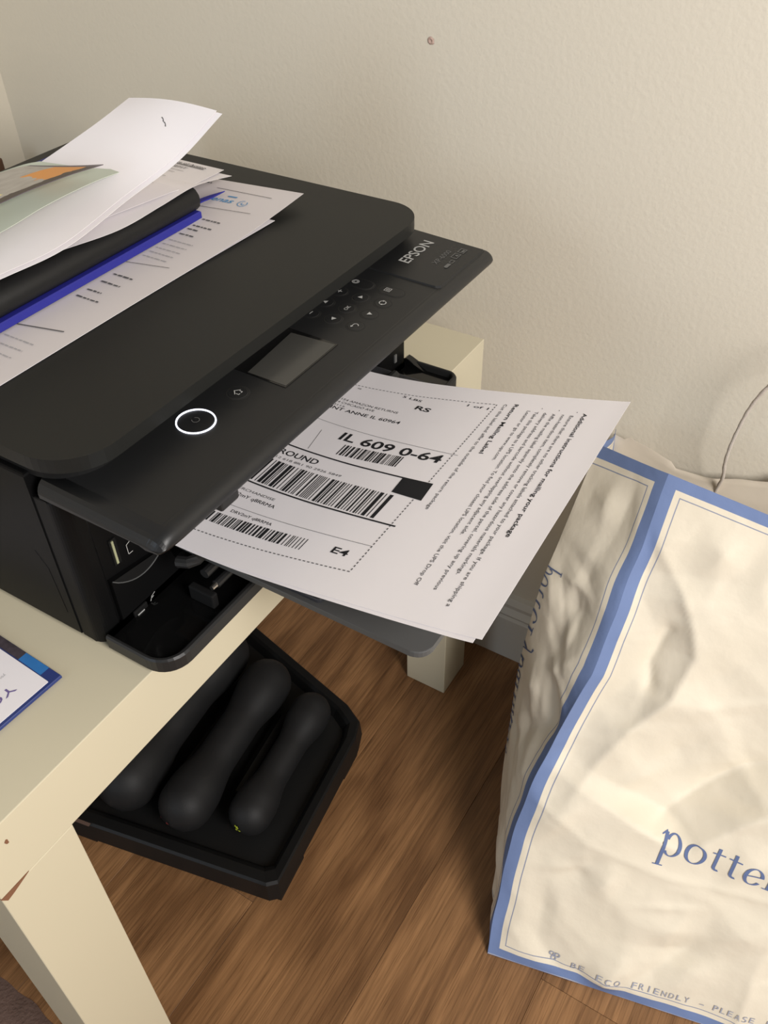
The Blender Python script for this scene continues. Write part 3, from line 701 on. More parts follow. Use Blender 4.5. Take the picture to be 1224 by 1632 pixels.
def st_text(s, p0, p1, h, m=M_inkg, bold=0.0, name='printed_text', shear=0):
    vs, fs, asp = text_geo(s, bold, shear); p0 = Vector(p0); p1 = Vector(p1); d = p1 - p0; u = Vector((-d.y, d.x)).normalized()
    out = []
    for tx, ty in vs:
        q = p0 + d * tx + u * (ty * h); out.append((q.x, q.y, stz(q.x, q.y)))
    return link(name, out, fs, m, st)
def st_line(p0, p1, wd, m=M_inkg):
    p0 = Vector(p0); p1 = Vector(p1); d = p1 - p0; u = Vector((-d.y, d.x)).normalized() * wd / 2; vs = []; fs = []
    for i in range(9):
        q = p0 + d * i / 8
        for s_ in (-1, 1): vs.append((q.x + u.x * s_, q.y + u.y * s_, stz(q.x, q.y)))
    for i in range(8): fs.append([2 * i, 2 * i + 2, 2 * i + 3, 2 * i + 1])
    return link('printed_line', vs, fs, m, st)
st_line((-0.1305, 0.165), (-0.1295, 0.1146), 0.0005); st_line((-0.1608, 0.170), (-0.154, 0.1153), 0.0005)
st_text('enas', (-0.1478, 0.1570), (-0.1465, 0.1385), 0.0060, M_inkb, 0.01, shear=0.3)
st_line((-0.1385, 0.1480), (-0.1378, 0.1400), 0.0016, M_inkb)
vs = []; fs = []
for q in ringpoly(-0.1440, 0.1305, 0.0034, 0.0040, 0, 320, 18) + ringpoly(-0.1440, 0.1300, 0.0010, 0.0017, 40, 260, 8):
    b0 = len(vs); vs += [(x, y, stz(x, y)) for x, y in q]; fs.append([b0, b0 + 1, b0 + 2, b0 + 3])
link('round_emblem', vs, fs, M_inkb, st)
rl = random.Random(3)
def scrib(x, ya, yb, h=0.0018, m=M_inkl):
    # illegible small print: rows of short dashes of word length
    vs = []; fs = []; y = ya
    while y > yb:
        wlen = rl.uniform(0.0015, 0.005)
        y2 = max(yb, y - wlen); b0 = len(vs)
        for (xx, yy) in ((x, y), (x, y2), (x + h * rl.uniform(.7, 1), y2), (x + h * rl.uniform(.7, 1), y)): vs.append((xx, yy, stz(xx, yy)))
        fs.append([b0, b0 + 1, b0 + 2, b0 + 3]); y = y2 - 0.0009
    return link('small_print', vs, fs, m, st)
for x, ya, yb in [(-0.1755, 0.142, 0.1262), (-0.1857, 0.142, 0.1257), (-0.1915, 0.142, 0.1330), (-0.1998, 0.142, 0.1290), (-0.2655, 0.140, 0.1237), (-0.2765, 0.140, 0.1240), (-0.2885, 0.140, 0.1280), (-0.2977, 0.140, 0.1216), (-0.1265, 0.185, 0.1740)]:
    scrib(x, ya, yb, 0.0016, M_inkg)
for x in (-0.210, -0.2165, -0.223, -0.2295, -0.236): scrib(x, 0.142, 0.121, 0.0010, M_inkl)
for x in (-0.352, -0.360, -0.368, -0.376): scrib(x, 0.142, 0.118, 0.0010, M_inkl)
st_line((-0.2483, 0.145), (-0.2412, 0.1138), 0.0005); st_line((-0.3398, 0.145), (-0.3324, 0.1135), 0.0010)

# folder: blue cover, rounded black spine
fo = empty('folder', (-0.32, 0.22, LZ + 0.001), 'royal blue folder with a thick rounded black spine, on the printed statement sheet', 'folder')
bm = bmesh.new()
add_prism(bm, [(-0.1725, 0.1445), (-0.1725, 0.2985), (-0.4150, 0.2985), (-0.4150, 0.1430)][::-1], 0.5943, 0.5998, 0.0006, 1)
o = bm_link('back_cover', bm, M_blue, fo); 
bm = bmesh.new(); add_prism(bm, [(-0.176, 0.1560), (-0.158, 0.1545), (-0.1500, 0.1530), (-0.1362, 0.1525), (-0.1480, 0.1570), (-0.164, 0.1610), (-0.176, 0.1620)], 0.5990, 0.5999, 0.0002, 1)
bm_link('cover_tab', bm, M_blue, o)
bm = bmesh.new()
sp = [(0.152, 0.5999), (0.1475, 0.6005), (0.1450, 0.6030), (0.1438, 0.6070), (0.1445, 0.6110), (0.1470, 0.6145), (0.1510, 0.6165), (0.1560, 0.6170), (0.172, 0.6160), (0.180, 0.6135), (0.180, 0.5999)]
add_prism(bm, sp[::-1], -0.4150, -0.1715, 0.0010, 2, axis='x')
o = bm_link('spine', bm, M_spine, fo, smooth=False)
for p_ in o.data.polygons: p_.use_smooth = abs(p_.normal.x) < 0.3
bm = bmesh.new(); add_prism(bm, [(-0.182, 0.178), (-0.182, 0.2850), (-0.4150, 0.2850), (-0.4150, 0.178)][::-1], 0.6000, 0.6120, 0.001, 1)
bm_link('inner_pages', bm, M_paper, fo)
bm = bmesh.new(); add_prism(bm, [(-0.176, 0.178), (-0.176, 0.2880), (-0.4150, 0.2880), (-0.4150, 0.178)][::-1], 0.6122, 0.6140, 0.0004, 1)
bm_link('front_cover', bm, M_blue, fo)

# notice pages draped over the folder
nb, nbf = paper('notice_sheet', [(-0.1250, 0.1540, 0.6065), (-0.152, 0.1525, 0.6120), (-0.1800, 0.1440, 0.6185), (-0.2150, 0.1395, 0.6195), (-0.2560, 0.1380, 0.6195), (-0.3000, 0.1500, 0.6195), (-0.334, 0.1545, 0.6195), (-0.39, 0.160, 0.6195)],
      [(-0.1270, 0.2450, 0.6060), (-0.155, 0.2500, 0.6100), (-0.1800, 0.2550, 0.6165), (-0.2180, 0.2600, 0.6175), (-0.2600, 0.2600, 0.6180), (-0.3050, 0.2600, 0.6185), (-0.337, 0.2600, 0.6190), (-0.39, 0.260, 0.6190)], M_paper2,
      'white page curling over the black folder spine, under the notice page', 'paper', 48)
na, naf = paper('notice_sheet', [(-0.1186, 0.1666, 0.6065), (-0.1610, 0.1528, 0.6148), (-0.1988, 0.1475, 0.6207), (-0.2231, 0.1500, 0.6216), (-0.2533, 0.1546, 0.6218), (-0.2885, 0.1565, 0.6220), (-0.34, 0.160, 0.6222), (-0.39, 0.165, 0.6222)],
      [(-0.1090, 0.2650, 0.6015), (-0.150, 0.2680, 0.6110), (-0.190, 0.2700, 0.6190), (-0.222, 0.2700, 0.6206), (-0.255, 0.2700, 0.6212), (-0.29, 0.270, 0.6212), (-0.34, 0.270, 0.6212), (-0.39, 0.270, 0.6212)], M_paper,
      'notice page with black heading and rule, sticking out toward the wall above the folder', 'paper', 40)
def na_text(s, a0, b0_, a1, b1_, h, m=M_ink, bold=0.0, name='printed_text', line=None):
    vs, fs, asp = text_geo(s, bold) if s else ([], [], 0)
    P = lambda a, b: naf(a, b) + Vector((0, 0, 0.0008))
    p0 = naf(a0, b0_); p1 = naf(a1, b1_)
    L = (p1 - p0).length; Lx = (naf(1, .5) - naf(0, .5)).length
    if line:
        vs = []; fs = []
        for i in range(11):
            t = i / 10
            for s_ in (0, 1): vs.append(P(a0 + (a1 - a0) * t - s_ * line / Lx, b0_ + (b1_ - b0_) * t))
        for i in range(10): fs.append([2 * i, 2 * i + 1, 2 * i + 3, 2 * i + 2])
        return link('printed_line', vs, fs, m, na)
    out = [P(a0 + (a1 - a0) * tx - ty * h / Lx, b0_ + (b1_ - b0_) * tx) for tx, ty in vs]
    return link(name, out, fs, m, na)
na_text('EOB: Notice of Action', 0.038, 0.70, 0.038, 0.13, 0.0042, M_ink, 0.012)
na_text('', 0.047, 0.74, 0.047, 0.13, 0, M_ink, line=0.0013)
na_text('EVIDENCE OF BENEFIT', 0.078, 0.90, 0.078, 0.25, 0.0046, M_inkg)
for k_ in range(9): na_text('', 0.100 + 0.024 * k_, 0.95, 0.100 + 0.024 * k_, rl.uniform(0.12, 0.4), 0, M_inkl, line=0.0007)

# long folded letter sweeping up toward the wall
near = [(-0.1690, 0.1200, 0.6700), (-0.1975, 0.1370, 0.6460), (-0.2370, 0.1480, 0.6320), (-0.2960, 0.1400, 0.6270), (-0.3360, 0.1480, 0.6235), (-0.395, 0.160, 0.6215)]
far = [(-0.1745, 0.1915, 0.6690), (-0.2010, 0.2040, 0.6560), (-0.2420, 0.2330, 0.6330), (-0.2980, 0.2290, 0.6260), (-0.3390, 0.2340, 0.6230), (-0.398, 0.245, 0.6220)]
paper('folded_letter', near, far, M_paper2, 'long folded white letter on top of the pile, far end curling up in the air', 'letter', 60, 12, 0.0025, 0.0002)
lt = [o for o in COL.objects if o.name == 'folded_letter'][0]
near2 = [(x + 0.001, y - 0.0035 + 0.002 * i / 5, z - 0.0017) for i, (x, y, z) in enumerate(near)]
far2 = [(x, y, z - 0.0017) for x, y, z in far]
fn2 = loft(near2, far2, 0.0025)
vs, fs = grid(lambda a, b: fn2(a, b), 60, 12); o = link('under_leaf', vs, fs, M_paper2, lt, smooth=True); thick(o, 0.0002, 1)
lf = loft(near, far, 0.0025)
for (a, b, dx) in ((0.085, 0.42, 0.0), (0.100, 0.36, 0.001)):
    p0 = lf(a, b) + Vector((0, 0, 0.0006)); p1 = lf(a + 0.014, b - 0.05) + Vector((0, 0, 0.0006))
    bm = bmesh.new(); add_tube(bm, [p0, (p0 + p1) / 2 + Vector((0.0006, 0, 0)), p1], 0.00035, 5); bm_link('pen_mark', bm, M_inkg, lt)

# pale green envelope and glossy photo card
paper('envelope', [(-0.2150, 0.1640, 0.6390), (-0.2420, 0.1660, 0.6400), (-0.2800, 0.1670, 0.6390), (-0.3180, 0.1650, 0.6370), (-0.385, 0.166, 0.6340)],
      [(-0.2480, 0.2050, 0.6480), (-0.2600, 0.2080, 0.6490), (-0.2850, 0.2120, 0.6490), (-0.3250, 0.2180, 0.6480), (-0.385, 0.224, 0.6400)], M_green,
      'pale green curved envelope between the folded letter and the photo card', 'envelope', 30, 10, -0.001, 0.0004)
def card_mat():
    m = bpy.data.materials.new('glossy_photo_print'); m.use_nodes = True; nt = m.node_tree; N = nt.nodes; L = nt.links; b = N['Principled BSDF']
    uv = N.new('ShaderNodeUVMap'); sx = N.new('ShaderNodeSeparateXYZ'); L.new(uv.outputs[0], sx.inputs[0])
    n = N.new('ShaderNodeTexNoise'); n.inputs['Scale'].default_value = 9; L.new(uv.outputs[0], n.inputs['Vector'])
    base = N.new('ShaderNodeValToRGB'); base.color_ramp.elements[0].color = (0.30, 0.265, 0.235, 1); base.color_ramp.elements[1].color = (0.52, 0.50, 0.45, 1)
    L.new(n.outputs['Fac'], base.inputs[0])
    def math_(op, a, bv, clamp=True):
        x = N.new('ShaderNodeMath'); x.operation = op; x.use_clamp = clamp
        for i, v in enumerate((a, bv)):
            if isinstance(v, (int, float)): x.inputs[i].default_value = v
            else: L.new(v, x.inputs[i])
        return x.outputs[0]
    def mix(f, a, col):
        x = N.new('ShaderNodeMix'); x.data_type = 'RGBA'; L.new(f, x.inputs[0]); L.new(a, x.inputs[6]); x.inputs[7].default_value = (*col, 1); return x.outputs[2]
    jit = math_('MULTIPLY', n.outputs['Fac'], 0.14)
    u = sx.outputs[0]; v = sx.outputs[1]
    dark = math_('LESS_THAN', math_('SUBTRACT', v, jit), 0.07)
    orange = math_('MULTIPLY', math_('GREATER_THAN', u, 0.06), math_('LESS_THAN', math_('ADD', u, jit), 0.46))
    orange = math_('MULTIPLY', orange, math_('LESS_THAN', v, 0.60))
    c = mix(orange, base.outputs[0], (0.72, 0.30, 0.06))
    y1 = math_('MULTIPLY', math_('GREATER_THAN', u, 0.60), math_('LESS_THAN', u, 0.72)); y1 = math_('MULTIPLY', y1, math_('LESS_THAN', v, 0.45)); y1 = math_('MULTIPLY', y1, math_('GREATER_THAN', v, 0.22))
    c = mix(y1, c, (0.75, 0.66, 0.30)); c = mix(dark, c, (0.045, 0.03, 0.025)); e = math_('LESS_THAN', u, 0.06); c = mix(e, c, (0.12, 0.10, 0.12))
    L.new(c, b.inputs['Base Color']); b.inputs['Roughness'].default_value = 0.3
    return m
cnear = [(-0.2357, 0.1603, 0.6500), (-0.2650, 0.1650, 0.6510), (-0.3090, 0.1700, 0.6500), (-0.3900, 0.1760, 0.6440)]
cfar = [(-0.2610, 0.1980, 0.6510), (-0.2760, 0.2030, 0.6515), (-0.3200, 0.2120, 0.6500), (-0.3950, 0.2240, 0.6430)]
cfn = loft(cnear, cfar, -0.0005)
vs, fs = grid(cfn, 30, 8)
cd = link('photo_card', vs, fs, card_mat(), smooth=True, origin=cfn(.5, .5))
uvl = cd.data.uv_layers.new(name='UVMap'); nu_ = 31
for poly in cd.data.polygons:
    for li in poly.loop_indices:
        vi = cd.data.loops[li].vertex_index; uvl.data[li].uv = ((vi % nu_) / 30, (vi // nu_) / 8)
tag(cd, 'glossy photo card with orange patch, topmost on the paper pile at the left', 'card'); thick(cd, 0.0004, 1)

# ------------------------------------------------------------------ BOOKLET ON THE TABLE
bo = empty('booklet', (-0.49, 0.07, 0.45), 'blue-edged booklet with white page lying on the tabletop beside the printer', 'booklet')
bm = bmesh.new(); add_box(bm, (-0.640 + 0.12, 0.0412, 0.4502), (-0.4515, 0.20, 0.4520), 0.0003, 1)
def rotz(o, ang, piv):
    pass
bx0, bx1, by0, by1 = -0.545, -0.4515, 0.0412, 0.205
bm.free()
def rp(x, y):   # booklet is turned slightly
    a = math.radians(-2.5); dx = x - bx1; dy = y - by0
    return (bx1 + dx * math.cos(a) - dy * math.sin(a), by0 + dx * math.sin(a) + dy * math.cos(a))
bm = bmesh.new(); add_prism(bm, [rp(bx0, by0), rp(bx1, by0), rp(bx1, by1), rp(bx0, by1)], 0.4502, 0.4526, 0.0003, 1); bm_link('cover', bm, M_navy, bo)
bm = bmesh.new(); add_prism(bm, [rp(bx0, by0 + 0.0022), rp(bx1 - 0.0075, by0 + 0.0022), rp(bx1 - 0.0072, by0 + 0.003), rp(bx1 - 0.0060, by1 - 0.004), rp(bx0, by1 - 0.004)], 0.4526, 0.45285, 0.00008, 1)
pg = bm_link('white_page', bm, M_paper, bo)
def flatpoly(name, pts, z, m, parent): return link(name, [(*rp(x, y), z) for x, y in pts], [list(range(len(pts)))], m, parent)
flatpoly('bright_blue_band', [(bx1 - 0.0066, by0 + 0.010), (bx1 - 0.0003, by0 + 0.010), (bx1 - 0.0003, by0 + 0.030), (bx1 - 0.0062, by0 + 0.030)], 0.45268, mat('bright_blue_print', (0.03, 0.17, 0.46), 0.4, (200, 0.1, 0.0002), vary=(60, 0.4)), bo)
flatpoly('dark_photo_band', [(bx1 - 0.0062, by0 + 0.030), (bx1 - 0.0003, by0 + 0.030), (bx1 - 0.0003, by1 - 0.002), (bx1 - 0.0058, by1 - 0.002)], 0.45268, mat('dark_photo_print', (0.05, 0.04, 0.05), 0.4, (200, 0.1, 0.0002), vary=(250, 0.8)), bo)
def bo_text(s, x, y, h, m, wd=None, bold=0.0):
    vs, fs, asp = text_geo(s, bold); W_ = wd or asp * h
    return link('printed_text', [(*rp(x - tx * W_, y - ty * h), 0.4530) for tx, ty in vs], [f[::1] for f in fs], m, pg)
bo_text('YOUR', -0.4720, 0.0595, 0.0060, M_purple, 0.036)
bo_text('your care', -0.4690, 0.0690, 0.0022, M_inkl); bo_text('we are', -0.4690, 0.0760, 0.0024, M_inkl)

# ------------------------------------------------------------------ DUMBBELL STAND UNDER THE TABLE
rk = empty('dumbbell_stand', (-0.24, 0.14, 0), 'low black plastic stand on the wood floor, holding three black dumbbells', 'stand')
out = [(-0.3480, 0.0150), (-0.1720, 0.0400), (-0.1520, 0.0480), (-0.1400, 0.0720), (-0.1180, 0.1640), (-0.0950, 0.2600), (-0.1050, 0.2950), (-0.3950, 0.2850), (-0.4060, 0.2500), (-0.3560, 0.0230)]
cx_ = sum(p[0] for p in out) / len(out); cy_ = sum(p[1] for p in out) / len(out)
def shr(s): return [(cx_ + (x - cx_) * s, cy_ + (y - cy_) * s) for x, y in out]
bm = bmesh.new()
def ringwall(bm, lay):
    rings = [[bm.verts.new((x, y, z)) for x, y in shr(s)] for s, z in lay]
    k_ = len(out)
    for a, b in zip(rings, rings[1:]):
        for i in range(k_): bm.faces.new([a[i], a[(i + 1) % k_], b[(i + 1) % k_], b[i]])
    bm.faces.new(rings[-1]); bm.faces.new(rings[0][::-1])
ringwall(bm, [(0.985, 0.009), (1.0, 0.010), (0.985, 0.034), (0.97, 0.0365), (0.90, 0.0345), (0.87, 0.031), (0.83, 0.020)])
bmesh.ops.recalc_face_normals(bm, faces=bm.faces)
bm_link('tray', bm, M_rack, rk)
def foot(pts):
    bm = bmesh.new(); add_prism(bm, pts, 0.0, 0.0115, 0.001, 1); bm_link('foot', bm, M_rack, rk)
foot([(-0.3470, 0.0165), (-0.3000, 0.0230), (-0.3050, 0.0330), (-0.3440, 0.0620), (-0.3550, 0.0560)])
foot([(-0.2050, 0.0370), (-0.1730, 0.0415), (-0.1530, 0.0500), (-0.1440, 0.0720), (-0.1650, 0.0700), (-0.2050, 0.0480)])
foot([(-0.1100, 0.2050), (-0.0970, 0.2600), (-0.1070, 0.2920), (-0.1400, 0.2900), (-0.1250, 0.2050)])
foot([(-0.3930, 0.2830), (-0.4030, 0.2500), (-0.3960, 0.2150), (-0.3750, 0.2150), (-0.3600, 0.2830)])
# cradle ridges between the weights
def cradle(p, q, r):
    bm = bmesh.new(); P = Vector((*p, 0.016)); Q = Vector((*q, 0.016)); d = (Q - P).normalized(); s = Vector((-d.y, d.x, 0))
    prof = [(-0.012, 0.0), (-0.006, r), (0.0, r + 0.004), (0.006, r), (0.012, 0.0)]
    A = [bm.verts.new(P + s * a + Vector((0, 0, b))) for a, b in prof]; B = [bm.verts.new(Q + s * a + Vector((0, 0, b))) for a, b in prof]
    for i in range(4): bm.faces.new([A[i], A[i + 1], B[i + 1], B[i]])
    bm.faces.new(A[::-1]); bm.faces.new(B); bmesh.ops.recalc_face_normals(bm, faces=bm.faces)
    bm_link('cradle', bm, M_rack, rk)
cradle((-0.290, 0.1130), (-0.190, 0.1270), 0.016); cradle((-0.310, 0.1780), (-0.190, 0.1880), 0.018)
link('sticker', [(-0.4025, 0.2360, 0.0372), (-0.3980, 0.2130, 0.0372), (-0.3945, 0.2138, 0.0372), (-0.3990, 0.2368, 0.0372)], [(0, 1, 2, 3)], M_brn, rk)

def dumbbell(label, A, B, r, m_mark, waist=0.60):
    A = Vector(A); B = Vector(B); d = B - A; L = d.length; t_ = d.normalized()
    root = empty('dumbbell', (A + B) / 2, label, 'dumbbell', 'black dumbbells resting in the stand')
    bm = bmesh.new(); pts = []; rad = []
    n_ = 44; full = L + 2 * r
    for i in range(n_ + 1):
        s_ = i / n_; xx = -r + full * s_
        # cap roundness
        e = min(xx + r, L + r - xx)
        cap = math.sqrt(max(0.0, 1 - max(0, (r - e) / r) ** 2))
        mid = abs((s_ - 0.5) * 2)
        k_ = min(1, max(0, (mid - 0.22) / 0.42)); k_ = k_ * k_ * (3 - 2 * k_)
        rr = r * (waist + (1 - waist) * k_)
        pts.append(A + t_ * xx); rad.append(max(0.0004, rr * cap))
    add_tube(bm, pts, rad, 32)
    bm_link('weight', bm, M_neo, root, smooth=True)
    return root, t_
d1, t1 = dumbbell('smallest black dumbbell with yellow mark, nearest the open side of the stand', (-0.3060, 0.0790, 0.047), (-0.1780, 0.0965, 0.047), 0.0220, M_yel, 0.74)
d2, t2 = dumbbell('middle black dumbbell with dark red mark on its rounded end', (-0.3330, 0.1385, 0.052), (-0.1740, 0.1590, 0.052), 0.0275, M_red, 0.76)
d3, t3 = dumbbell('largest black dumbbell, mostly hidden under the tabletop edge', (-0.3450, 0.2050, 0.057), (-0.1700, 0.2260, 0.057), 0.0315, M_red, 0.78)
def mark(parent, c, ax, r, phi_list, m, s=0.0028, seed=1):
    rnd = random.Random(seed); vs = []; fs = []
    c = Vector(c); ax = Vector(ax).normalized()
    for (dirv, sz) in phi_list:
        dv = Vector(dirv).normalized(); u = dv.cross(Vector((0, 0, 1))).normalized(); v = dv.cross(u)
        b0 = len(vs); n_ = 7
        for i in range(n_):
            a = 2 * math.pi * i / n_; q = (dv + u * math.cos(a) * sz * rnd.uniform(.5, 1.2) / r + v * math.sin(a) * sz * rnd.uniform(.5, 1.2) / r).normalized()
            vs.append(c + q * (r + 0.0004))
        fs.append(list(range(b0, b0 + n_)))
    return link('number_mark', vs, fs, m, parent)
mark(d1, (-0.3060, 0.0790, 0.047), t1, 0.0220, [((-0.98, -0.02, 0.22), 0.0022), ((-0.99, 0.02, 0.05), 0.0018), ((-0.97, -0.14, 0.05), 0.0013), ((-0.97, 0.08, 0.25), 0.0012)], M_yel)['label'] = 'yellow-green painted mark'
mark(d2, (-0.3330, 0.1385, 0.052), t2, 0.0275, [((-0.99, 0.02, 0.10), 0.0020), ((-0.90, 0.35, 0.10), 0.0012)], M_red, seed=4)['label'] = 'dark red painted mark'

# ------------------------------------------------------------------ PAPER SHOPPING BAG
BW, BH = 0.40, 0.47
F0 = Vector((-0.28768, -0.17684, 0.001)); G0 = Vector((-0.19725, -0.56648, 0.001)); FT = Vector((-0.048, -0.188, 0.410)); GT = Vector((-0.015, -0.580, 0.345))
def bill(x, y, s, sc): return abs(noise.noise(Vector((x * sc + s, y * sc - s * 1.7, s * 3.1)))) * 2
RIDGE = [(-0.004, 0.440), (0.010, 0.415), (0.044, 0.383), (0.062, 0.357), (0.071, 0.335), (0.066, 0.294), (0.049, 0.255), (0.039, 0.220), (0.033, 0.192), (0.026, 0.160)]
RIDGE2 = [(0.230, 0.275), (0.168, 0.228), (0.133, 0.177), (0.128, 0.160)]
def pdist(P, u, v):
    best = (1e9, 0, 0); tot = len(P) - 1
    for i in range(tot):
        ax, ay = P[i]; bx_, by_ = P[i + 1]; dx, dy = bx_ - ax, by_ - ay
        t = max(0, min(1, ((u - ax) * dx + (v - ay) * dy) / (dx * dx + dy * dy)))
        ex, ey = u - ax - t * dx, v - ay - t * dy; d = math.hypot(ex, ey)
        if d < best[0]: best = (d, dx * ey - dy * ex, (i + t) / tot)
    return best
def sm(a, b, x):
    t = max(0, min(1, (x - a) / (b - a))); return t * t * (3 - 2 * t)
def make_folds(seed, n_, W_, ang, spread, amp):
    r_ = random.Random(seed); out_ = []
    for i in range(n_):
        cx, cy = W_ * r_.random(), 0.47 * r_.random()
        a_ = math.radians(r_.gauss(ang, spread)); L_ = r_.uniform(0.02, 0.075); w_ = r_.uniform(0.006, 0.022)
        out_.append((cx, cy, math.cos(a_), math.sin(a_), L_, w_, w_ * r_.uniform(0.15, 0.30) * amp * r_.choice((1, 1, -1)), r_.uniform(0.5, 2.0)))
    return out_
FOLDS = {2.3: make_folds(11, 90, 0.40, 55, 38, 1.0), 7.7: make_folds(5, 34, 0.08, 80, 26, 1.25), 4.4: make_folds(8, 16, 0.08, 80, 30, 1.0)}
def crumple(u, v, seed):
    h = 0.0
    for (cx, cy, ca, sa, L_, w_, am, asym) in FOLDS[seed]:
        dx = u - cx; dy = v - cy
        t_ = (dx * ca + dy * sa) / L_
        if t_ < -1 or t_ > 1: continue
        d_ = -dx * sa + dy * ca; ww = w_ * (asym if d_ > 0 else 1.0)
        if abs(d_) >= ww: continue
        h += am * (1 - abs(d_) / ww) * (1 - abs(t_))
    h += -0.0040 * bill(u, v, seed, 8) - 0.0013 * bill(u * 1.0, v, seed + 5, 20) - 0.0003 * bill(u, v, seed + 9, 48)
    return h
def front_h(u, v):
    h = crumple(u, v, 2.3) * (0.95 + 0.25 * sm(0.26, 0.10, v) - 0.45 * sm(0.10, 0.16, u) * sm(0.25, 0.40, v)) + 0.004
    d, side, t = pdist(RIDGE, u, v)
    env = math.sin(math.pi * min(1, max(0, t))) ** 0.5
    if side < 0: h -= 0.0165 * env * (1 - math.exp(-d / 0.016)) * math.exp(-max(0, d - 0.03) / 0.05)
    else: h -= 0.002 * (1 - math.exp(-d / 0.02)) * env
    d, side, t = pdist(RIDGE2, u, v)
    env = math.sin(math.pi * t)
    if side < 0: h -= 0.032 * env * min(1, d / 0.036) * math.exp(-max(0, d - 0.036) / 0.06)
    # short sharp dent
    d, side, t = pdist([(0.044, 0.348), (0.040, 0.315), (0.047, 0.297)], u, v)
    h -= 0.0045 * math.exp(-(d / 0.006) ** 1.2) * 1.1
    # horizontal crease
    d, side, t = pdist([(0.0, 0.170), (0.054, 0.142), (0.116, 0.135), (0.20, 0.147), (0.4, 0.140)], u, v)
    h += 0.0022 * math.exp(-d / 0.006)
    return h
def front(u, v, lift=0.0):
    a, b = u / BW, v / BH
    p = (F0 * (1 - a) + G0 * a) * (1 - b) + (FT * (1 - a) + GT * a) * b
    n_ = ((G0 - F0) * (1 - b) + (GT - FT) * b).cross((FT - F0) * (1 - a) + (GT - G0) * a).normalized() * -1
    if n_.x > 0: n_ = -n_
    e = min(1, u / 0.018, (BW - u) / 0.018); e2 = min(1, max(0, v) / 0.012); e3 = min(1, 0.35 + (BH - v) / 0.06)
    e = max(0, e); e = e * (2 - e)
    # corner edge bows out a little low down
    bow = 0.016 * math.sin(math.pi * min(1, b / 0.62)) * max(0, 1 - u / 0.10) if b < 0.62 else 0
    p = p + n_ * (front_h(u, v) * e * max(0, e2) * e3 + lift) + Vector((0, bow, 0))
    wob = 0.0022 * noise.noise(Vector((v * 26, 3.3, 0))) * max(0, 1 - u / 0.05) * min(1, v / 0.03) * min(1, (BH - v) / 0.05)
    p.y += wob
    if v < 0.012: p.z = max(p.z, 0.0008)
    return p
# rear fold of the gusset M and the back corner B as functions of height fraction
Mz = [(-0.2120, -0.1520, 0.001), (-0.1680, -0.1270, 0.070), (-0.1330, -0.1150, 0.128), (-0.1070, -0.1080, 0.190), (-0.0880, -0.1110, 0.275), (-0.0640, -0.1150, 0.320), (-0.0220, -0.1220, 0.396)]
Bz = [(-0.1300, -0.1500, 0.001), (-0.0850, -0.1500, 0.07), (-0.0500, -0.1450, 0.13), (-0.0150, -0.1380, 0.20), (0.0100, -0.1300, 0.28), (0.0300, -0.1240, 0.335), (0.0385, -0.1180, 0.372)]
def M_at(b): return spline(Mz, b)
def B_at(b): return spline(Bz, b)
GWd = 0.08
def gusset(u, v, lift=0.0):
    """u 0..0.08 from front corner to the fold, v up"""
    b = v / BH; a = u / GWd
    p = front(0.0, v) * (1 - a) + M_at(b) * a
    d = (M_at(b) - front(0.0, v)); n_ = Vector((-d.y * -1, d.x * -1, 0)); n_ = Vector((d.y, -d.x, 0)).normalized()
    if n_.x > 0: n_ = -n_
    h = (crumple(u, v, 7.7) * 0.9 + 0.003) * math.sin(math.pi * min(1, max(0, a))) ** 0.6 * min(1, max(0, v) / 0.015) * min(1, 0.3 + (BH - v) / 0.05)
    return p + n_ * (h + lift)
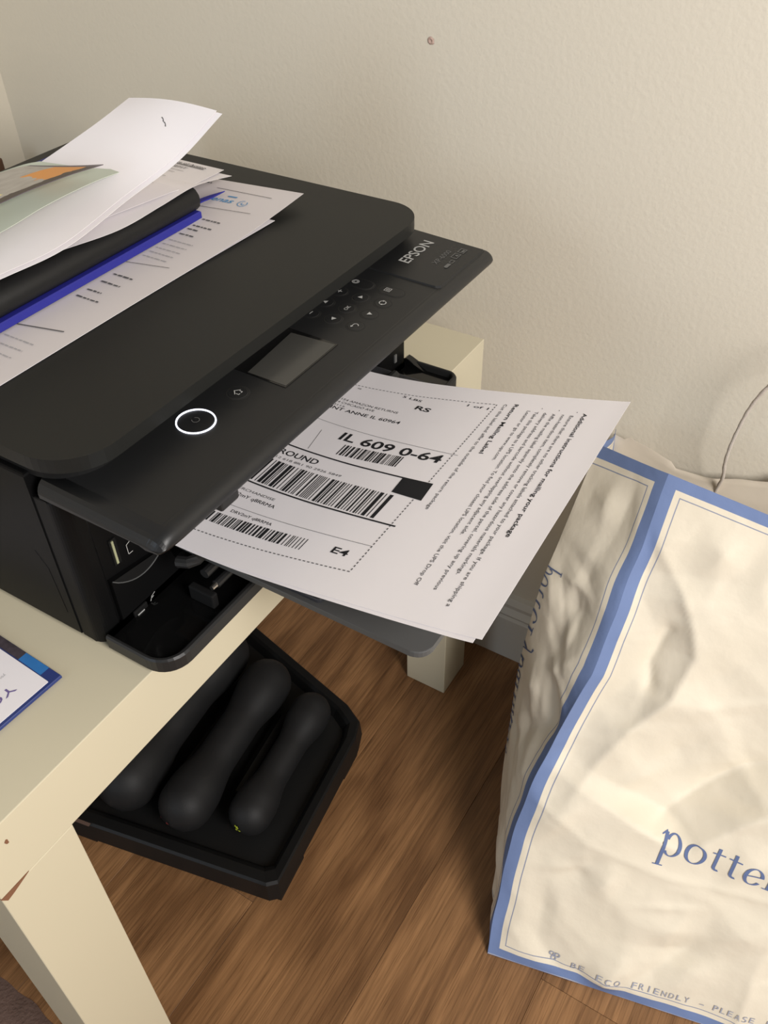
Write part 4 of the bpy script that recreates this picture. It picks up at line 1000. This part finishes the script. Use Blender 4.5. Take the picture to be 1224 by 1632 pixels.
def bag_mat():
    m = bpy.data.materials.new('bag_paper_print'); m.use_nodes = True; nt = m.node_tree; N = nt.nodes; L = nt.links; b = N['Principled BSDF']
    uv = N.new('ShaderNodeUVMap'); sx = N.new('ShaderNodeSeparateXYZ'); L.new(uv.outputs[0], sx.inputs[0])
    def mt(op, a, bv):
        x = N.new('ShaderNodeMath'); x.operation = op
        for i, v in enumerate((a, bv)):
            if isinstance(v, (int, float)): x.inputs[i].default_value = v
            else: L.new(v, x.inputs[i])
        return x.outputs[0]
    # UV: x = distance to the nearest vertical edge, y = distance to nearest horizontal edge (metres, printed layout)
    d = mt('MINIMUM', sx.outputs[0], sx.outputs[1])
    n = N.new('ShaderNodeTexNoise'); n.inputs['Scale'].default_value = 40; L.new(uv.outputs[0], n.inputs['Vector'])
    d = mt('ADD', d, mt('MULTIPLY', mt('SUBTRACT', n.outputs['Fac'], 0.5), 0.0006))
    blue = mt('LESS_THAN', d, 0.0095)
    l1 = mt('MULTIPLY', mt('GREATER_THAN', d, 0.0142), mt('LESS_THAN', d, 0.0151))
    tc = N.new('ShaderNodeTexCoord'); n2 = N.new('ShaderNodeTexNoise'); n2.inputs['Scale'].default_value = 14; n2.inputs['Detail'].default_value = 3; L.new(tc.outputs['Object'], n2.inputs['Vector'])
    cr_ = N.new('ShaderNodeValToRGB'); cr_.color_ramp.elements[0].color = (0.73, 0.66, 0.525, 1); cr_.color_ramp.elements[1].color = (0.80, 0.725, 0.59, 1); L.new(n2.outputs['Fac'], cr_.inputs[0])
    def mix(f, a, col):
        x = N.new('ShaderNodeMix'); x.data_type = 'RGBA'; L.new(f, x.inputs[0]); L.new(a, x.inputs[6]); x.inputs[7].default_value = (*col, 1); return x.outputs[2]
    c = mix(l1, cr_.outputs[0], (0.28, 0.30, 0.38)); c = mix(blue, c, (0.165, 0.23, 0.42))
    L.new(c, b.inputs['Base Color']); b.inputs['Roughness'].default_value = 0.62; b.inputs['Specular IOR Level'].default_value = 0.3
    n3 = N.new('ShaderNodeTexNoise'); n3.inputs['Scale'].default_value = 90; n3.inputs['Detail'].default_value = 4; L.new(tc.outputs['Object'], n3.inputs['Vector'])
    bp = N.new('ShaderNodeBump'); bp.inputs['Strength'].default_value = 0.3; bp.inputs['Distance'].default_value = 0.0015; L.new(n3.outputs['Fac'], bp.inputs['Height']); L.new(bp.outputs['Normal'], b.inputs['Normal'])
    return m
M_bag = bag_mat()
bag = empty('shopping_bag', (-0.10, -0.36, 0), 'crumpled cream paper shopping bag with blue borders, standing on the floor against the wall', 'bag')
def uvgrid(name, fn, W_, H_, nu, nv, m, uvf, fold=False):
    vs = []; fs = []; uvs = []
    for j in range(nv + 1):
        for i in range(nu + 1):
            u = W_ * i / nu; v = H_ * j / nv; vs.append(fn(u, v)); uvs.append(uvf(u, v))
    for j in range(nv):
        for i in range(nu): a = j * (nu + 1) + i; fs.append([a, a + 1, a + nu + 2, a + nu + 1])
    o = link(name, vs, fs, m, bag, smooth=True)
    ul = o.data.uv_layers.new(name='UVMap')
    for poly in o.data.polygons:
        for li in poly.loop_indices: ul.data[li].uv = uvs[o.data.loops[li].vertex_index]
    return thick(o, 0.0003, 0)
uvgrid('front_panel', front, BW, BH, 150, 170, M_bag, lambda u, v: (min(u, BW - u) , min(v, BH - v)))
uvgrid('side_panel', lambda u, v: gusset(u, v), GWd, BH, 40, 170, M_bag, lambda u, v: (u, min(v, BH - v)))
o = uvgrid('rear_side_panel', lambda u, v: M_at(v / BH) * (1 - u / GWd) + B_at(v / BH) * (u / GWd) + Vector((0, crumple(u, v, 4.4) * math.sin(math.pi * u / GWd), 0)), GWd, BH, 24, 100, M_bag, lambda u, v: (GWd - u, min(v, BH - v)))
BGz = [(-0.035, -0.550, 0.001), (-0.020, -0.560, 0.10), (0.0, -0.565, 0.20), (0.020, -0.57, 0.28), (0.030, -0.57, 0.33), (0.036, -0.57, 0.36), (0.040, -0.57, 0.385)]
def back(u, v):
    b = v / BH; a = u / BW
    p = B_at(b) * (1 - a) + spline(BGz, b) * a
    p.x += -0.004 + 0.003 * noise.noise(Vector((u * 18, v * 18, 1.0)))
    p.x = min(p.x, 0.0435 if p.z > 0.1 else 0.033)
    p.z -= 0.020 * math.exp(-((u - 0.065) / 0.045) ** 2) * b ** 6
    if b > 0.97: # ragged, folded top hem
        p.z += 0.0035 * noise.noise(Vector((u * 40, 9.0, 0))) + 0.004 * (1 if noise.noise(Vector((u * 16, 2.0, 5.0))) > 0.05 else -0.3)
    return p
o = uvgrid('back_panel', back, BW, BH, 90, 60, M_bagin, lambda u, v: (0.1, 0.1))
def farside(u, v):
    b = v / BH; a = u / 0.16; A = front(BW, v); B = spline(BGz, b)
    p = A * (1 - a) + B * a; p.y -= 0.02 * math.sin(math.pi * a); return p
uvgrid('far_side_panel', farside, 0.16, BH, 20, 60, M_bag, lambda u, v: (min(u, 0.16 - u), min(v, BH - v)))
link('bottom_panel', [front(0, 0) + Vector((0, 0, 0.001)), M_at(0), B_at(0), Vector(BGz[0]), front(BW, 0)], [(0, 1, 2, 3, 4)], M_bagin, bag)
# cord handle
pts = [(0.0330, -0.2150, 0.325), (0.0300, -0.2170, 0.350), (0.0240, -0.2195, 0.368), (0.018, -0.2185, 0.388), (0.016, -0.2192, 0.408), (0.015, -0.2215, 0.428), (0.014, -0.2245, 0.446), (0.013, -0.2300, 0.464), (0.012, -0.2380, 0.480),
       (0.012, -0.255, 0.500), (0.012, -0.285, 0.517), (0.012, -0.320, 0.522), (0.012, -0.355, 0.517), (0.012, -0.385, 0.500), (0.013, -0.402, 0.470), (0.015, -0.412, 0.430), (0.020, -0.418, 0.39), (0.026, -0.42, 0.36)]
sp_ = [spline(pts, i / 90) for i in range(91)]
bm = bmesh.new(); add_tube(bm, sp_, [0.00150 + 0.00018 * math.sin(i * 1.9) for i in range(91)], 8); o = bm_link('handle', bm, M_cord, bag, smooth=True); o['label'] = 'thin twisted paper cord handle'

# printed lettering on the bag: hand-built serif letters (x-height = 1)
def G_stem(x, y0, y1, w=0.17): return ('s', [(x, y0), (x + w, y0), (x + w, y1), (x, y1)])
def seg_poly(a, b, w0, w1, n_=4):
    a = Vector(a); b = Vector(b); d = (b - a); u = Vector((-d.y, d.x)).normalized(); out = []
    for i in range(n_):
        s0, s1 = i / n_, (i + 1) / n_; p, q = a + d * s0, a + d * s1; h0 = (w0 + (w1 - w0) * s0) / 2; h1 = (w0 + (w1 - w0) * s1) / 2
        out.append([tuple(p - u * h0), tuple(q - u * h1), tuple(q + u * h1), tuple(p + u * h0)])
    return out
def stem(x, y0, y1, w=0.16): return seg_poly((x + w / 2, y0), (x + w / 2, y1), w, w, 8)
def bar(x0, x1, y, t=0.055): return seg_poly((x0, y), (x1, y), t, t, 4)
def bowl(cx, cy, rx, ry, a0=0, a1=360, tx=0.17, ty=0.06, n_=36):
    out = []
    for i in range(n_):
        A = math.radians(a0 + (a1 - a0) * i / n_); B = math.radians(a0 + (a1 - a0) * (i + 1) / n_)
        P = lambda a, k_: (cx + (rx - (tx if k_ else 0)) * math.cos(a), cy + (ry - (ty if k_ else 0)) * math.sin(a))
        out.append([P(A, 0), P(B, 0), P(B, 1), P(A, 1)])
    return out
GL = {
 'p': (1.12, stem(0.14, -0.62, 1.0) + bar(0.0, 0.46, -0.62) + seg_poly((0.0, 0.90), (0.22, 1.03), 0.05, 0.10) + bowl(0.60, 0.5, 0.42, 0.53, -150, 150)),
 'b': (1.12, stem(0.14, 0.0, 1.55) + seg_poly((0.0, 1.46), (0.22, 1.58), 0.05, 0.10) + bowl(0.60, 0.5, 0.42, 0.53, -150, 150)),
 'd': (1.14, stem(0.82, 0.0, 1.55) + seg_poly((0.68, 1.46), (0.90, 1.58), 0.05, 0.10) + bar(0.85, 1.10, 0.04) + bowl(0.48, 0.5, 0.44, 0.53, 30, 330)),
 'o': (1.12, bowl(0.52, 0.5, 0.50, 0.54)),
 't': (0.72, stem(0.22, 0.15, 1.30, 0.15) + bar(0.04, 0.62, 0.97, 0.07) + bowl(0.45, 0.19, 0.23, 0.21, 180, 300, 0.15, 0.10, 12)),
 'e': (0.98, bowl(0.50, 0.5, 0.46, 0.54, 5, 325) + seg_poly((0.12, 0.52), (0.92, 0.58), 0.07, 0.07)),
 'r': (0.80, stem(0.16, 0.0, 1.0) + bar(0.0, 0.52, 0.03) + seg_poly((0.02, 0.90), (0.24, 1.03), 0.05, 0.10) + bowl(0.56, 0.66, 0.27, 0.36, 55, 165, 0.09, 0.12, 10)),
 'y': (1.05, seg_poly((0.14, 1.0), (0.56, 0.05), 0.18, 0.14, 8) + seg_poly((0.92, 1.0), (0.36, -0.50), 0.07, 0.07, 8) + bar(0.0, 0.34, 1.0) + bar(0.74, 1.06, 1.0) + seg_poly((0.36, -0.50), (0.12, -0.56), 0.07, 0.16)),
 'a': (0.98, stem(0.60, 0.0, 0.75, 0.15) + bowl(0.45, 0.72, 0.30, 0.32, 0, 160, 0.14, 0.07, 12) + bowl(0.38, 0.27, 0.32, 0.29, 40, 330, 0.14, 0.06, 20) + bar(0.68, 0.96, 0.04)),
 'n': (1.22, stem(0.16, 0.0, 1.0) + bar(0.0, 0.48, 0.03) + seg_poly((0.02, 0.90), (0.24, 1.03), 0.05, 0.10) + stem(0.86, 0.0, 0.66) + bar(0.72, 1.18, 0.03) + bowl(0.66, 0.62, 0.36, 0.42, 0, 150, 0.15, 0.09, 14)),
 'k': (1.10, stem(0.16, 0.0, 1.55) + bar(0.0, 0.46, 0.03) + seg_poly((0.32, 0.48), (0.86, 1.0), 0.07, 0.07) + seg_poly((0.46, 0.60), (0.98, 0.0), 0.15, 0.17) + bar(0.66, 1.02, 1.0) + bar(0.80, 1.12, 0.03)),
 'i': (0.56, stem(0.18, 0.0, 1.0) + bar(0.0, 0.52, 0.03) + bowl(0.26, 1.36, 0.11, 0.11, 0, 360, 0.109, 0.109, 12)),
 's': (0.80, bowl(0.38, 0.76, 0.27, 0.27, 20, 230, 0.10, 0.09, 14) + seg_poly((0.20, 0.62), (0.58, 0.38), 0.16, 0.16) + bowl(0.38, 0.25, 0.28, 0.28, -160, 50, 0.12, 0.09, 14)),
}
def serif_text(s, fn, u0, v0, du, dv, size, m, name, track=0.06):
    """fn(u,v,lift) -> surface point. (du,dv) unit reading direction; up = rotated +90"""
    vs = []; fs = []; x = 0
    for ch in s:
        adv, polys = GL[ch]
        for p in polys:
            b0 = len(vs)
            for (px, py) in p:
                X = (x + px) * size; Y = py * size
                vs.append(fn(u0 + du * X - dv * Y, v0 + dv * X + du * Y, 0.0009))
            fs.append(list(range(b0, b0 + 4)))
        x += adv + track
    return link(name, vs, fs, m, bag)
def bfn(u, v, l=0.0): return front(max(0.0005, min(BW, u)), max(0.001, min(BH, v)), l)
serif_text('potterybarnkids', bfn, 0.1010, 0.1570, 0.99995, 0.010, 0.0178, M_bagink, 'big_lettering', 0.04)
def gfn(u, v, l=0.0): return gusset(max(0.0005, min(GWd, u)), max(0.001, min(BH - 0.001, v)), l)
serif_text('potterybarnkids', gfn, 0.0725, 0.3520, 0.0, -1.0, 0.0152, M_bagink3, 'side_lettering', 0.06)
def bag_small(s, u0, v0, u1, v1, h, m):
    vs, fs, asp = text_geo(s, 0.0, 0.0, 1.0)
    # subdivide long words by mapping each vertex on the surface
    du, dv = u1 - u0, v1 - v0; L_ = math.hypot(du, dv); nx, ny = -dv / L_, du / L_
    return link('small_lettering', [bfn(u0 + du * tx + nx * ty * h, v0 + dv * tx + ny * ty * h, 0.0010) for tx, ty in vs], fs, m, bag)
words = [('BE', 0.0730, 0.0865), ('ECO', 0.0950, 0.1180), ('FRIENDLY', 0.1255, 0.1760), ('-', 0.1830, 0.1880), ('PLEASE', 0.1940, 0.2290), ('REUSE', 0.237, 0.265)]
for s, ua, ub in words:
    for k_, ch in enumerate(s):
        n_ = len(s); a = ua + (ub - ua) * k_ / n_; w_ = (ub - ua) / n_ * (0.66 if ch != 'I' else 0.15)
        if ch == 'I': a += (ub - ua) / n_ * 0.25
        va = 0.0142 + (a - 0.073) * 0.042
        bag_small(ch, a, va, a + w_, va + w_ * 0.05, 0.0068 if ch != '-' else 0.0068, M_bagink2)
vs = []; fs = []
for k_ in range(3):
    for q in ringpoly(0.0570 + 0.0028 * math.cos(k_ * 2.094 + 0.5), 0.0200 + 0.0028 * math.sin(k_ * 2.094 + 0.5), 0.0014, 0.0026, 0, 360, 10):
        b0 = len(vs); vs += [bfn(u, v, 0.0010) for u, v in q]; fs.append([b0, b0 + 1, b0 + 2, b0 + 3])
link('leaf_emblem', vs, fs, M_bagink2, bag)

# ------------------------------------------------------------------ brown cloth on the floor at the near left
def rugp(a, b):
    x0, y0 = -0.5390, 0.1180; x1, y1 = -0.5350, 0.2050
    A = Vector((-0.5405, 0.0600, 0)); B = Vector((-0.5345, 0.3000, 0))
    e = A + (B - A) * b; e.x += 0.004 * noise.noise(Vector((b * 9, 1, 1)))
    p = e + Vector((-1.0, 0.15, 0)) * a * 0.45
    p.z = 0.004 + 0.002 * noise.noise(Vector((p.x * 20, p.y * 20, 0))) - (0.0035 if a == 0 else 0); return p
vs, fs = grid(rugp, 24, 30)
o = link('floor_cloth', vs, fs, M_rug, origin=(-0.75, 0.2, 0)); tag(o, 'dull brown cloth on the floor beyond the near table leg', 'cloth')
thick(o, 0.003, -1)
